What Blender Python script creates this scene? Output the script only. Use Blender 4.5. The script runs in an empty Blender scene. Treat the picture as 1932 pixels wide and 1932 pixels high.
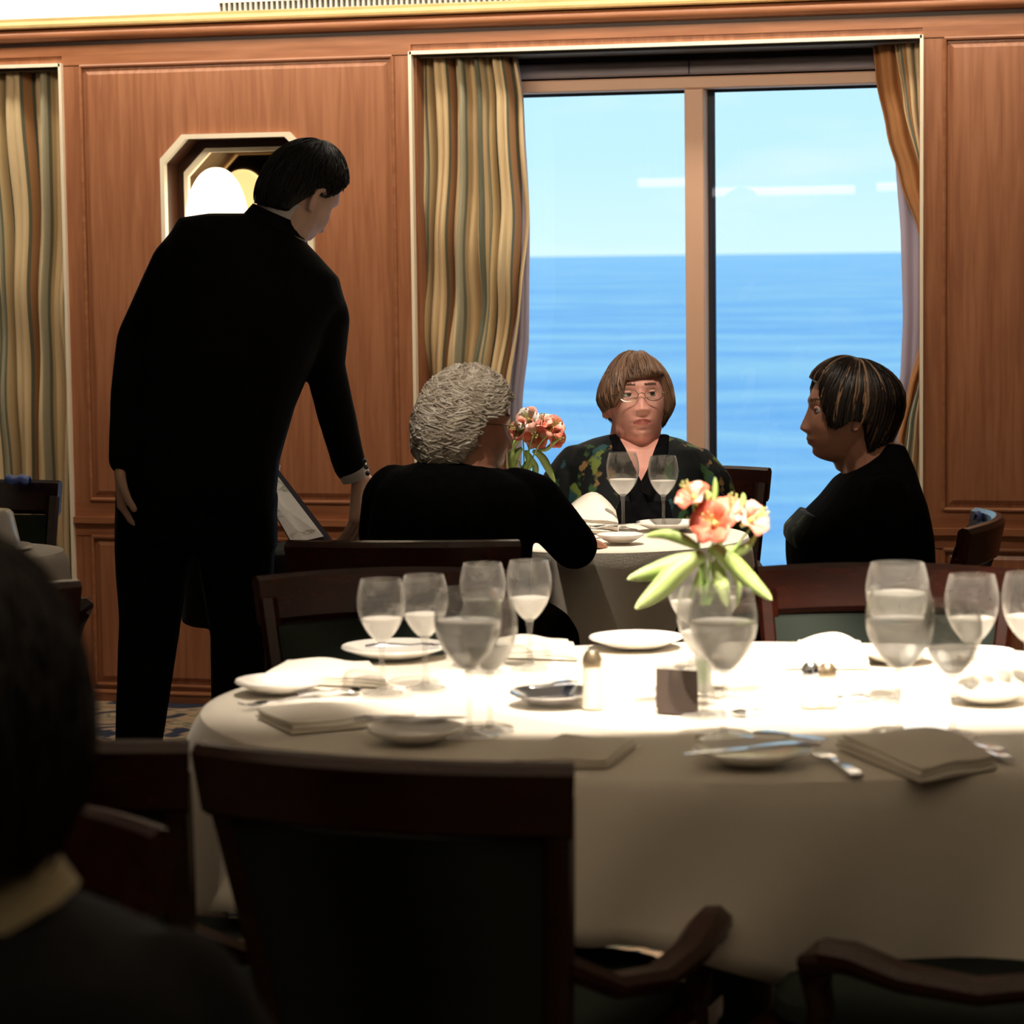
import bpy, math, random
import numpy as np
from mathutils import Vector, Matrix

# ------------------------------------------------------------------ camera, world, exposure
C = bpy.context.scene.collection
SC = bpy.context.scene
EYE = 1.42
YAW = math.radians(15.1)
PITCH = math.atan(483.0/5200)
ROLL = -0.0125
FPX = 5200.0
WALL = 8.21                                   # distance of the panelled wall
cd = bpy.data.cameras.new('camera'); cam = bpy.data.objects.new('camera', cd); C.objects.link(cam)
cd.sensor_width = 36; cd.lens = FPX/1932*36; cd.clip_end = 30000; cd.clip_start = .1
CR = Matrix.Rotation(YAW, 3, 'Z') @ Matrix.Rotation(math.pi/2-PITCH, 3, 'X') @ Matrix.Rotation(ROLL, 3, 'Z')
cam.matrix_world = Matrix.Translation((0, 0, EYE)) @ CR.to_4x4()
SC.camera = cam
cd.dof.use_dof = True; cd.dof.focus_distance = 6.6; cd.dof.aperture_fstop = .0969/.0135
vs = SC.view_settings
vs.view_transform = 'Standard'; vs.look = 'None'; vs.exposure = 0.0; vs.gamma = 1.0; vs.use_curve_mapping = False

world = bpy.data.worlds.new('sky'); SC.world = world; world.use_nodes = True
nt = world.node_tree; bg = nt.nodes['Background']
tc = nt.nodes.new('ShaderNodeTexCoord'); sp = nt.nodes.new('ShaderNodeSeparateXYZ'); rp = nt.nodes.new('ShaderNodeValToRGB')
nt.links.new(tc.outputs['Generated'], sp.inputs[0]); nt.links.new(sp.outputs['Z'], rp.inputs[0])
e = rp.color_ramp.elements
e[0].position = 0.0; e[0].color = (.70, .93, 1.0, 1); e[1].position = 1.0; e[1].color = (.22, .48, .92, 1)
q = e.new(.035); q.color = (.58, .87, 1.0, 1); q = e.new(.10); q.color = (.50, .83, 1.0, 1); q = e.new(.3); q.color = (.42, .74, 1, 1)
wn = nt.nodes.new('ShaderNodeTexNoise'); wn.inputs['Scale'].default_value = 9; wn.inputs['Detail'].default_value = 4
wm = nt.nodes.new('ShaderNodeMapping'); wm.inputs['Scale'].default_value = (1, 1, 5)
nt.links.new(tc.outputs['Generated'], wm.inputs[0]); nt.links.new(wm.outputs[0], wn.inputs['Vector'])
wr = nt.nodes.new('ShaderNodeMapRange'); wr.inputs[1].default_value = .5; wr.inputs[2].default_value = .75; wr.inputs[4].default_value = .55
nt.links.new(wn.outputs['Fac'], wr.inputs[0])
mx = nt.nodes.new('ShaderNodeMix'); mx.data_type = 'RGBA'
nt.links.new(wr.outputs[0], mx.inputs[0]); nt.links.new(rp.outputs[0], mx.inputs[6]); mx.inputs[7].default_value = (.86, .97, 1, 1)
nt.links.new(mx.outputs[2], bg.inputs[0]); bg.inputs['Strength'].default_value = 1.15

def area(name, loc, rot, sx, sy, power, col=(1, .78, .55), spread=180):
    l = bpy.data.lights.new(name, 'AREA'); l.shape = 'RECTANGLE'; l.size = sx; l.size_y = sy; l.energy = power; l.color = col
    l.spread = math.radians(spread)
    o = bpy.data.objects.new(name, l); o.location = loc; o.rotation_euler = rot; C.objects.link(o); return o
def spot(name, loc, target, power, ang, blend, col=(1, .86, .70), rad=.03):
    l = bpy.data.lights.new(name, 'SPOT'); l.energy = power; l.spot_size = math.radians(ang); l.spot_blend = blend; l.color = col
    l.shadow_soft_size = rad
    o = bpy.data.objects.new(name, l); o.location = loc
    o.rotation_euler = (Vector(target)-Vector(loc)).to_track_quat('-Z', 'Y').to_euler(); C.objects.link(o); return o

# ------------------------------------------------------------------ geometry of the view: pixel + real distance -> a point in the room
FW = Vector((-math.sin(YAW), math.cos(YAW), 0)); RT = Vector((math.cos(YAW), math.sin(YAW), 0)); UP = Vector((0, 0, 1))
O = Vector((0, 0, EYE))
def ray(px, py): return CR @ Vector(((px-966)/FPX, (966-py)/FPX, -1))
def PD(px, py, D):
    d = ray(px, py); return O + d*(D/d.dot(FW))
def PZ(px, py, z):
    d = ray(px, py); return O + d*((z-EYE)/d.z)
def PW(px, py, dy=0.0):
    d = ray(px, py); return O + d*((WALL+dy)/d.y)
def floor_at(px, D, z=0.0):                       # point under pixel column px at distance D
    p = PD(px, 900, D); return Vector((p.x, p.y, z))
def mpp(D): return D/FPX
def cv(r, f, u=0.0): return RT*r + FW*f + UP*u    # camera-aligned vector

T0 = PD(1390, 1100, 4.08); T0.z = 0               # large table
T1 = PD(1138, 1000, 6.54); T1.z = 0               # small table
# light ------------------------------------------------------------
def build_lights():
    for px, e_, bl in ((1060, 230, .35), (1420, 250, .3), (1780, 250, .3), (2100, 200, .35)):
        q = PD(px, 1200, 4.30); p = q - FW*.98; spot('table_spot_light', (p.x, p.y, 2.40), (q.x, q.y, .75), e_, 30.5, bl*.75)
    p = PD(620, 1200, 4.2); spot('table_end_spot_light', (p.x, p.y, 2.40), (p.x, p.y, .75), 80, 26, .9)
    p = PD(1200, 900, 6.50); spot('small_table_spot_light', (p.x, p.y, 2.40), (p.x, p.y, .75), 190, 34, .8)
    p = PD(1215, 700, 6.10); q = PD(1200, 800, 7.0); spot('seat_fill_spot', (p.x, p.y, 2.40), tuple(q), 80, 22, .9)  # added fill spot brightening the window woman's face, no known fitting
    p = PD(690, 700, 5.05); q = PD(850, 800, 5.9); spot('seat_fill_spot', (p.x, p.y, 2.40), tuple(q), 42, 20, .9)  # added fill spot brightening the silver hair from behind
    p = PD(1380, 700, 5.15); q = PD(1580, 800, 5.8); spot('seat_fill_spot', (p.x, p.y, 2.40), tuple(q), 26, 18, .9)  # added fill spot brightening the profile woman's skin
    p = PD(640, 900, 6.15); q = PD(640, 950, 6.35); spot('aisle_fill_spot', (p.x, p.y, 2.40), tuple(q), 60, 24, .9)  # added fill spot brightening the menu pages and the waiter's hand
    # cove strip hidden on top of the cornice, washing the frieze
    area('cove_light', (-2.6, WALL-.30, 2.43), (math.radians(35), 0, 0), 5.5, .10, 26, (1, .88, .70))
    # general ceiling wash over the walkway by the wall
    area('ceiling_wash', (-2.3, WALL-1.35, 2.43), (math.radians(58), 0, 0), 3.2, .30, 20, (1, .80, .58), 110)
    area('ceiling_wash_far', (.9, WALL-1.2, 2.43), (math.radians(55), 0, 0), 1.2, .30, 2.0, (1, .78, .55), 110)
    area('room_light', (-.6, 1.8, 2.42), (0, 0, 0), 5, 3, 14, (1, .78, .52))
build_lights()

# ------------------------------------------------------------------ materials
def mat(name, col, rough=.5, metal=0.0, spec=.5, noise=0, scale=20, stretch=(1, 1, 1), bump=0, emit=None, es=0, sheen=0, coat=0, sss=0):
    m = bpy.data.materials.new(name); m.use_nodes = True; t = m.node_tree; b = t.nodes['Principled BSDF']
    b.inputs['Base Color'].default_value = (*col, 1); b.inputs['Roughness'].default_value = rough; b.inputs['Metallic'].default_value = metal
    b.inputs['Specular IOR Level'].default_value = spec
    if coat: b.inputs['Coat Weight'].default_value = coat; b.inputs['Coat Roughness'].default_value = .12
    if sheen: b.inputs['Sheen Weight'].default_value = sheen
    if sss: b.inputs['Subsurface Weight'].default_value = sss; b.inputs['Subsurface Radius'].default_value = (.012, .004, .002)
    if emit: b.inputs['Emission Color'].default_value = (*emit, 1); b.inputs['Emission Strength'].default_value = es
    if noise or bump:
        tc = t.nodes.new('ShaderNodeTexCoord'); mp = t.nodes.new('ShaderNodeMapping'); mp.inputs['Scale'].default_value = stretch
        n = t.nodes.new('ShaderNodeTexNoise'); n.inputs['Scale'].default_value = scale; n.inputs['Detail'].default_value = 5
        t.links.new(tc.outputs['Object'], mp.inputs[0]); t.links.new(mp.outputs[0], n.inputs['Vector'])
        if noise:
            r = t.nodes.new('ShaderNodeValToRGB'); r.color_ramp.elements[0].position = .3; r.color_ramp.elements[1].position = .7
            r.color_ramp.elements[0].color = (*[max(0, c*(1-noise)) for c in col], 1); r.color_ramp.elements[1].color = (*[min(1, c*(1+noise)) for c in col], 1)
            t.links.new(n.outputs['Fac'], r.inputs[0]); t.links.new(r.outputs[0], b.inputs['Base Color'])
        if bump:
            bm_ = t.nodes.new('ShaderNodeBump'); bm_.inputs['Strength'].default_value = bump; bm_.inputs['Distance'].default_value = .01
            t.links.new(n.outputs['Fac'], bm_.inputs['Height']); t.links.new(bm_.outputs[0], b.inputs['Normal'])
    return m
def ramp_mat(name, src, stops, rough=.6, constant=False, scale=10, stretch=(1, 1, 1), coord='Object', bump=0, detail=4, distort=0, spec=.4):
    m = bpy.data.materials.new(name); m.use_nodes = True; t = m.node_tree; b = t.nodes['Principled BSDF']
    b.inputs['Roughness'].default_value = rough; b.inputs['Specular IOR Level'].default_value = spec
    tc = t.nodes.new('ShaderNodeTexCoord'); mp = t.nodes.new('ShaderNodeMapping'); mp.inputs['Scale'].default_value = stretch
    t.links.new(tc.outputs[coord], mp.inputs[0])
    if src == 'noise':
        n = t.nodes.new('ShaderNodeTexNoise'); n.inputs['Scale'].default_value = scale; n.inputs['Detail'].default_value = detail; n.inputs['Distortion'].default_value = distort; out = n.outputs['Fac']
    elif src == 'voronoi':
        n = t.nodes.new('ShaderNodeTexVoronoi'); n.inputs['Scale'].default_value = scale; out = n.outputs['Color']
    elif src == 'wave':
        n = t.nodes.new('ShaderNodeTexWave'); n.inputs['Scale'].default_value = scale; n.inputs['Distortion'].default_value = distort; n.inputs['Detail'].default_value = 3; out = n.outputs['Fac']
    t.links.new(mp.outputs[0], n.inputs['Vector'])
    if src == 'voronoi':
        s = t.nodes.new('ShaderNodeSeparateColor'); t.links.new(out, s.inputs[0]); out = s.outputs[0]
    r = t.nodes.new('ShaderNodeValToRGB'); cr = r.color_ramp
    if constant: cr.interpolation = 'CONSTANT'
    cr.elements[0].position = stops[0][0]; cr.elements[0].color = (*stops[0][1], 1)
    cr.elements[1].position = stops[-1][0]; cr.elements[1].color = (*stops[-1][1], 1)
    for p_, c_ in stops[1:-1]:
        q = cr.elements.new(p_); q.color = (*c_, 1)
    t.links.new(out, r.inputs[0]); t.links.new(r.outputs[0], b.inputs['Base Color'])
    if bump:
        bm_ = t.nodes.new('ShaderNodeBump'); bm_.inputs['Strength'].default_value = bump; bm_.inputs['Distance'].default_value = .01
        t.links.new(n.outputs['Fac'] if src != 'voronoi' else out, bm_.inputs['Height']); t.links.new(bm_.outputs[0], b.inputs['Normal'])
    return m
M = {}
M['wood'] = ramp_mat('cherry_panelling', 'noise', [(.3, (.27, .105, .052)), (.52, (.34, .140, .070)), (.72, (.40, .175, .092))], rough=.34, scale=9, stretch=(6, 6, .35), detail=7, distort=.6)
M['wood_h'] = ramp_mat('cherry_rails', 'noise', [(.3, (.26, .098, .046)), (.52, (.32, .130, .062)), (.72, (.37, .155, .08))], rough=.28, scale=9, stretch=(.5, 6, 6), detail=6)
M['chairwood'] = ramp_mat('mahogany', 'noise', [(.3, (.024, .0045, .002)), (.7, (.046, .009, .004))], rough=.27, scale=10, stretch=(1, 6, 6), detail=5, spec=.6)
M['chairfab'] = ramp_mat('ribbed_upholstery', 'wave', [(0, (.010, .014, .012)), (1, (.034, .044, .036))], rough=.9, scale=22, stretch=(.05, .05, 1), distort=.6, bump=.4, spec=.15)
M['cream_trim'] = mat('cream_metal_trim', (.97, .88, .71), .28, .15, .6)
M['gold'] = mat('gilt_cornice', (.80, .60, .28), .35, .35, noise=.15, scale=8)
M['white'] = mat('white_plaster', (.88, .86, .80), .8)
M['slot'] = mat('dark_slot', (.10, .095, .09), .8)
M['grille'] = mat('grey_grille', (.45, .44, .42), .5)
M['groove'] = mat('dark_groove', (.03, .008, .003), .5)
M['frame'] = mat('tan_window_frame', (.68, .43, .31), .42, 0, .5)
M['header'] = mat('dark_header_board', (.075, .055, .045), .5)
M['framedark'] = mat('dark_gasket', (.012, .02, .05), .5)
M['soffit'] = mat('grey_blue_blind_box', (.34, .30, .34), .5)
M['carpet'] = ramp_mat('patterned_carpet', 'noise', [(.30, (.012, .018, .045)), (.40, (.02, .03, .06)), (.44, (.30, .21, .13)), (.52, (.38, .27, .17)), (.56, (.10, .13, .10)), (.62, (.34, .24, .15)), (.70, (.16, .05, .04))], rough=.95, scale=5.0, detail=2, distort=1.6, constant=False)
M['cloth'] = mat('white_linen', (.80, .74, .64), .85, 0, .2, bump=.15, scale=260, sheen=.2)
M['china'] = mat('white_china', (.86, .83, .78), .18, 0, .6)
M['silver'] = mat('polished_silver', (.80, .82, .88), .14, 1.0)
M['black'] = mat('black_wool', (.0045, .0045, .005), .85, 0, .12, noise=.4, scale=90)
M['black_soft'] = mat('black_knit', (.0035, .0035, .004), .95, 0, .06, noise=.5, scale=60)
M['greysuit'] = mat('dark_grey_wool', (.022, .022, .019), .85, 0, .2, noise=.4, scale=70)
M['shirt'] = mat('white_shirt', (.82, .80, .76), .7)
M['oliveshirt'] = mat('pale_shirt', (.46, .38, .22), .8)
M['skin'] = mat('skin', (.74, .36, .29), .5, 0, .35, noise=.08, scale=30, sss=.12)
M['skin2'] = mat('skin_tan', (.50, .24, .16), .5, 0, .35, noise=.08, scale=30, sss=.1)
M['skin3'] = mat('skin_pale', (.74, .48, .36), .5, 0, .35, noise=.06, scale=30, sss=.1)
M['lip'] = mat('lips', (.46, .13, .11), .4)
M['brow'] = mat('eyebrows', (.10, .05, .03), .9)
M['eyewhite'] = mat('eye_white', (.55, .50, .46), .3)
M['iris'] = mat('dark_iris', (.03, .018, .012), .2)
M['wire'] = mat('gold_wire', (.55, .42, .28), .25, .9)
M['blackhair'] = mat('black_hair', (.0035, .003, .003), .55, 0, .3)
M['card'] = mat('dark_card', (.055, .038, .03), .5)
M['leafpale'] = ramp_mat('green_leaf', 'noise', [(.3, (.25, .37, .085)), (.7, (.42, .51, .22))], rough=.45, scale=14, stretch=(1, 1, 1))
M['stem'] = mat('green_stem', (.25, .42, .10), .5)
M['petal'] = ramp_mat('coral_petal', 'noise', [(.35, (.55, .085, .05)), (.65, (.70, .19, .12))], rough=.5, scale=30)
M['petal2'] = ramp_mat('pale_petal', 'noise', [(.35, (.66, .22, .15)), (.65, (.74, .50, .42))], rough=.5, scale=40)
M['bud'] = mat('cream_bud', (.50, .50, .18), .5)
M['lining'] = mat('lavender_lining', (.42, .38, .52), .8)
M['tancurtain'] = mat('rust_curtain_edge', (.42, .19, .07), .85, noise=.15, scale=6)
M['glow'] = mat('glowing_lamp_glass', (1, .95, .85), .4, emit=(1, .86, .62), es=2.6)
M['tube_glow'] = mat('fluorescent_tube', (1, 1, 1), .4, emit=(.95, .97, 1), es=4.5)
M['mirror'] = mat('amber_mirror', (.50, .36, .20), .06, 1.0)
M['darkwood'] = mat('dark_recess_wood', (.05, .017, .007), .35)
M['candle'] = mat('frosted_votive', (.95, .93, .88), .5, emit=(1, .95, .85), es=1.2)
M['cover'] = mat('dark_menu_cover', (.035, .033, .045), .4)
M['blueglint'] = mat('blue_window_glint', (.10, .19, .60), .6)  # window reflection on polished chair wood, put into a blue colour
M['saltglass'] = mat('shaker_body', (.80, .74, .62), .15, 0, .6)
M['brasscap'] = mat('shaker_cap', (.38, .30, .20), .3, .8)
def striped():
    m = bpy.data.materials.new('striped_curtain'); m.use_nodes = True; t = m.node_tree; b = t.nodes['Principled BSDF']
    b.inputs['Roughness'].default_value = .75; b.inputs['Sheen Weight'].default_value = .2
    uv = t.nodes.new('ShaderNodeUVMap'); s = t.nodes.new('ShaderNodeSeparateXYZ'); t.links.new(uv.outputs[0], s.inputs[0])
    f = t.nodes.new('ShaderNodeMath'); f.operation = 'FRACT'; t.links.new(s.outputs[0], f.inputs[0])
    r = t.nodes.new('ShaderNodeValToRGB'); cr = r.color_ramp; cr.interpolation = 'CONSTANT'
    cream = (.66, .51, .30); tan = (.50, .38, .20); ol = (.115, .125, .085); br = (.40, .20, .075); grey = (.34, .32, .22)
    st = [(0, cream), (.17, ol), (.20, cream), (.24, grey), (.31, ol), (.34, tan), (.44, ol), (.47, cream), (.62, ol), (.655, br), (.73, ol), (.76, cream), (.86, grey), (.92, ol), (.95, tan)]
    cr.elements[0].position = 0; cr.elements[0].color = (*st[0][1], 1); cr.elements[1].position = st[-1][0]; cr.elements[1].color = (*st[-1][1], 1)
    for p_, c_ in st[1:-1]:
        q = cr.elements.new(p_); q.color = (*c_, 1)
    t.links.new(f.outputs[0], r.inputs[0]); t.links.new(r.outputs[0], b.inputs['Base Color'])
    return m
M['stripe'] = striped()
def thin_glass(name, tint=(1, 1, 1), ior=1.5, rough=0.0, haze=0.0):
    m = bpy.data.materials.new(name); m.use_nodes = True; t = m.node_tree; t.nodes.remove(t.nodes['Principled BSDF'])
    out = t.nodes['Material Output']; tr = t.nodes.new('ShaderNodeBsdfTransparent'); tr.inputs[0].default_value = (*tint, 1)
    g = t.nodes.new('ShaderNodeBsdfGlossy'); g.inputs['Roughness'].default_value = rough
    f0 = ((ior-1)/(ior+1))**2                            # thin sheet: the same reflectance from either side
    lw = t.nodes.new('ShaderNodeLayerWeight'); lw.inputs[0].default_value = .5
    pw = t.nodes.new('ShaderNodeMath'); pw.operation = 'POWER'; pw.inputs[1].default_value = 4.5; t.links.new(lw.outputs['Facing'], pw.inputs[0])
    fr = t.nodes.new('ShaderNodeMath'); fr.operation = 'MULTIPLY_ADD'; fr.inputs[1].default_value = 1-f0; fr.inputs[2].default_value = f0; t.links.new(pw.outputs[0], fr.inputs[0])
    mx = t.nodes.new('ShaderNodeMixShader'); t.links.new(fr.outputs[0], mx.inputs[0]); t.links.new(tr.outputs[0], mx.inputs[1]); t.links.new(g.outputs[0], mx.inputs[2])
    last = mx
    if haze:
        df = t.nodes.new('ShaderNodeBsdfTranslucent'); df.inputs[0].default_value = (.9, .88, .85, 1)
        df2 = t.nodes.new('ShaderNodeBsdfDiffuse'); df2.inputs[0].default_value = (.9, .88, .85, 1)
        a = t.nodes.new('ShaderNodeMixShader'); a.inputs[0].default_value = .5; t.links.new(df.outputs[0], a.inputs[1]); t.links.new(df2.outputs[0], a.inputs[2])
        m2 = t.nodes.new('ShaderNodeMixShader'); hz = t.nodes.new('ShaderNodeMath'); hz.operation = 'MULTIPLY_ADD'; hz.inputs[1].default_value = .30; hz.inputs[2].default_value = haze  # whitish haze, strongest at the rims, paints in bright glass edges
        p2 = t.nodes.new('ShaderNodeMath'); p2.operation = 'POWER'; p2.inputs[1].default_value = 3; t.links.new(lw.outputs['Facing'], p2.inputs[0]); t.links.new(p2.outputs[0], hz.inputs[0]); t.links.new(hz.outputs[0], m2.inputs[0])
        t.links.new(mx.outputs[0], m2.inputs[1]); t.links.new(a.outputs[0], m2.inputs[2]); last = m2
    t.links.new(last.outputs[0], out.inputs[0]); return m
M['pane'] = thin_glass('window_glass', (.97, 1, 1), 1.5)
M['glass'] = thin_glass('stemware_glass', (.93, .93, .92), 1.6, .02, .03)
M['water'] = thin_glass('light_hazed_water', (.96, .97, .98), 1.33, .02, .50)  # strong white haze stands in for light glowing through clear water
def sea_mat():
    m = bpy.data.materials.new('sea_water'); m.use_nodes = True; t = m.node_tree; b = t.nodes['Principled BSDF']
    b.inputs['Roughness'].default_value = .35; b.inputs['Specular IOR Level'].default_value = .5
    tc = t.nodes.new('ShaderNodeTexCoord'); mp = t.nodes.new('ShaderNodeMapping'); mp.inputs['Rotation'].default_value = (0, 0, .25); mp.inputs['Scale'].default_value = (.35, 1, 1)
    n = t.nodes.new('ShaderNodeTexNoise'); n.inputs['Scale'].default_value = .045; n.inputs['Detail'].default_value = 10; n.inputs['Roughness'].default_value = .74
    t.links.new(tc.outputs['Object'], mp.inputs[0]); t.links.new(mp.outputs[0], n.inputs['Vector'])
    r = t.nodes.new('ShaderNodeValToRGB'); r.color_ramp.elements[0].position = .42; r.color_ramp.elements[0].color = (.27, .63, .96, 1)
    r.color_ramp.elements[1].position = .59; r.color_ramp.elements[1].color = (.72, .98, 1.0, 1)
    t.links.new(n.outputs['Fac'], r.inputs[0]); t.links.new(r.outputs[0], b.inputs['Base Color'])
    bm_ = t.nodes.new('ShaderNodeBump'); bm_.inputs['Strength'].default_value = 1; bm_.inputs['Distance'].default_value = 1.6
    t.links.new(n.outputs['Fac'], bm_.inputs['Height']); t.links.new(bm_.outputs[0], b.inputs['Normal'])
    return m
M['sea'] = sea_mat()

# ------------------------------------------------------------------ mesh helpers
class MB:
    def __init__(s): s.v = []; s.f = []; s.uv = None
    def add(s, vs, fs):
        o = len(s.v); s.v += [tuple(p) for p in vs]; s.f += [tuple(i+o for i in f) for f in fs]; return s
    def box(s, c, d, R=None, bev=0):
        c = Vector(c); hx, hy, hz = d[0]/2, d[1]/2, d[2]/2; R = R or Matrix.Identity(3)
        if not bev:
            vs = [c+R@Vector((x*hx, y*hy, z*hz)) for z in (-1, 1) for y in (-1, 1) for x in (-1, 1)]
            return s.add(vs, [(0, 2, 3, 1), (4, 5, 7, 6), (0, 1, 5, 4), (2, 6, 7, 3), (0, 4, 6, 2), (1, 3, 7, 5)])
        b = min(bev, hx*.9, hy*.9, hz*.9); rings = []
        for z, i in ((-hz, b), (-hz+b, 0), (hz-b, 0), (hz, b)):
            x, y = hx-i, hy-i; cb = b if i == 0 else b*.3
            rings.append([c+R@Vector(p) for p in ((x-cb, -y, z), (x, -y+cb, z), (x, y-cb, z), (x-cb, y, z), (-x+cb, y, z), (-x, y-cb, z), (-x, -y+cb, z), (-x+cb, -y, z))])
        return s.loft(rings)
    def loft(s, rings, cap=True, closed=True):
        n = len(rings[0]); vs = [p for r in rings for p in r]; fs = []
        for i in range(len(rings)-1):
            for j in range(n if closed else n-1):
                k = (j+1) % n; fs.append((i*n+j, i*n+k, (i+1)*n+k, (i+1)*n+j))
        if cap: fs.append(tuple(range(n-1, -1, -1))); fs.append(tuple((len(rings)-1)*n+j for j in range(n)))
        return s.add(vs, fs)
    def tube(s, pts, rad, n=10, cap=True, flat=1.0, side=None):
        pts = [Vector(p) for p in pts]; rings = []
        if not hasattr(rad, '__len__'): rad = [rad]*len(pts)
        prev = Vector(side) if side is not None else None
        for i, p in enumerate(pts):
            t = (pts[min(i+1, len(pts)-1)]-pts[max(i-1, 0)]); t = t.normalized() if t.length > 1e-9 else Vector((0, 0, 1))
            a = prev if prev is not None else (Vector((0, 0, 1)) if abs(t.z) < .9 else Vector((1, 0, 0)))
            a = (a - t*a.dot(t)); a = a.normalized() if a.length > 1e-6 else t.orthogonal().normalized()
            b = t.cross(a); prev = a
            rings.append([p + a*math.cos(2*math.pi*k/n)*rad[i] + b*math.sin(2*math.pi*k/n)*rad[i]*flat for k in range(n)])
        return s.loft(rings, cap)
    def cap(s, p0, p1, r0, r1, n=14):                 # capsule with round ends
        p0 = Vector(p0); p1 = Vector(p1); t = p1-p0; L = t.length; t = t.normalized() if L > 1e-6 else Vector((0, 0, 1))
        a = t.orthogonal().normalized(); b = t.cross(a); rings = []
        prof = [(-math.cos(x)*r0, math.sin(x)*r0) for x in (.12, .5, 1.0, 1.5708)] + [(L+math.cos(x)*r1, math.sin(x)*r1) for x in (1.5708, 1.0, .5, .12)]
        for h, r in prof: rings.append([p0+t*h+(a*math.cos(2*math.pi*k/n)+b*math.sin(2*math.pi*k/n))*r for k in range(n)])
        return s.loft(rings)
    def chain(s, pts, rad, n=14):
        for i in range(len(pts)-1): s.cap(pts[i], pts[i+1], rad[i], rad[i+1], n)
        return s
    def lathe(s, prof, c=(0, 0, 0), n=32, axis=None, closed_prof=False):
        c = Vector(c); vs = []; fs = []; m = len(prof)
        for r, z in prof:
            for k in range(n): a = 2*math.pi*k/n; vs.append(c+Vector((r*math.cos(a), r*math.sin(a), z)))
        rng = range(m) if closed_prof else range(m-1)
        for i in rng:
            for k in range(n):
                l = (k+1) % n; i2 = (i+1) % m; fs.append((i*n+k, i*n+l, i2*n+l, i2*n+k))
        if not closed_prof:
            if prof[0][0] > 1e-5: fs.append(tuple(range(n-1, -1, -1)))
            if prof[-1][0] > 1e-5: fs.append(tuple((m-1)*n+k for k in range(n)))
        return s.add(vs, fs)
    def sweep(s, pts, w, h, up=(0, 0, 1), cham=.25):   # rounded-rectangle section along a path; w across, h along up
        pts = [Vector(p) for p in pts]; rings = []; up = Vector(up)
        if not hasattr(w, '__len__'): w = [w]*len(pts)
        if not hasattr(h, '__len__'): h = [h]*len(pts)
        for i, p in enumerate(pts):
            t = (pts[min(i+1, len(pts)-1)]-pts[max(i-1, 0)]).normalized(); a = t.cross(up); a = a.normalized() if a.length > 1e-6 else Vector((1, 0, 0)); b = a.cross(t).normalized()
            W, H = w[i]/2, h[i]/2; c_ = min(W, H)*cham*2; c_ = min(c_, W*.9, H*.9)
            rings.append([p+a*x+b*y for x, y in ((W-c_, -H), (W, -H+c_), (W, H-c_), (W-c_, H), (-W+c_, H), (-W, H-c_), (-W, -H+c_), (-W+c_, -H))])
        return s.loft(rings)
    def mesh(s, name):
        m = bpy.data.meshes.new(name); m.from_pydata(s.v, [], s.f); m.update(); return m
def fixn(me):
    import bmesh
    b = bmesh.new(); b.from_mesh(me); bmesh.ops.recalc_face_normals(b, faces=b.faces); b.to_mesh(me); b.free()
def obj(name, mb, m, parent=None, smooth=True, ang=38, fix=True):
    me = mb.mesh(name) if isinstance(mb, MB) else mb
    if fix and isinstance(mb, MB): fixn(me)
    if m is not None and len(me.materials) == 0: me.materials.append(m)
    if smooth:
        me.shade_smooth()
        if ang: me.set_sharp_from_angle(angle=math.radians(ang))
    o = bpy.data.objects.new(name, me); C.objects.link(o)
    if parent is not None:
        o.parent = parent; o.matrix_parent_inverse = parent.matrix_world.inverted()
    return o
def tag(o, label=None, cat=None, group=None, kind=None):
    for k, v in (('label', label), ('category', cat), ('group', group), ('kind', kind)):
        if v: o[k] = v
    return o
def empty(name, loc=(0, 0, 0), rz=0, label=None, cat=None, group=None, kind=None):
    o = bpy.data.objects.new(name, None); C.objects.link(o); o.location = loc; o.rotation_euler = (0, 0, rz); o.empty_display_size = .05
    o.matrix_world = Matrix.Translation(loc) @ Matrix.Rotation(rz, 4, 'Z')
    return tag(o, label, cat, group, kind)
def lobj(name, mb, m, parent, **k):                    # mesh given in the parent's local coordinates
    o = obj(name, mb, m, None, **k); o.parent = parent; return o
def dup(root, loc=None, rz=None, label=None, group=None):
    r = root.copy(); C.objects.link(r)
    for kk in ('label', 'group'):
        if kk in r.keys(): del r[kk]
    for ch in list(root.children):
        c = ch.copy(); C.objects.link(c); c.parent = r
        for g in list(ch.children):
            d = g.copy(); C.objects.link(d); d.parent = c
    if loc is not None: r.location = loc
    if rz is not None: r.rotation_euler = (0, 0, rz)
    return tag(r, label, None, group)
rnd = random.Random(7)

# ------------------------------------------------------------------ sea outside
def build_sea():
    rows = [18, 30, 45, 60] + [60*1.035**k for k in range(1, 150)] + [16000, 26000]
    NX = 160; vs = []; fs = []
    rs = np.random.RandomState(3)
    wv = [(rs.uniform(.05, .5), rs.uniform(-.7, .7)+1.2, rs.uniform(0, 6.28)) for _ in range(18)]
    for y in rows:
        for i in range(NX+1):
            a = -.75+1.3*i/NX; x = math.tan(a)*y
            z = 0
            if y < 900:
                for k, th, ph in wv: z += .10/(.6+k*2)*math.sin(k*(x*math.cos(th)+y*math.sin(th))+ph)
            vs.append((x, WALL+y, -9.5+z*min(1, 300/y)))
    for j in range(len(rows)-1):
        for i in range(NX): k = j*(NX+1)+i; fs.append((k, k+1, k+NX+2, k+NX+1))
    m = MB(); m.add(vs, fs); o = obj('sea', m, M['sea'], ang=None); tag(o, 'blue rippled sea beyond the big window', None, None, 'structure')
build_sea()

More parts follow.
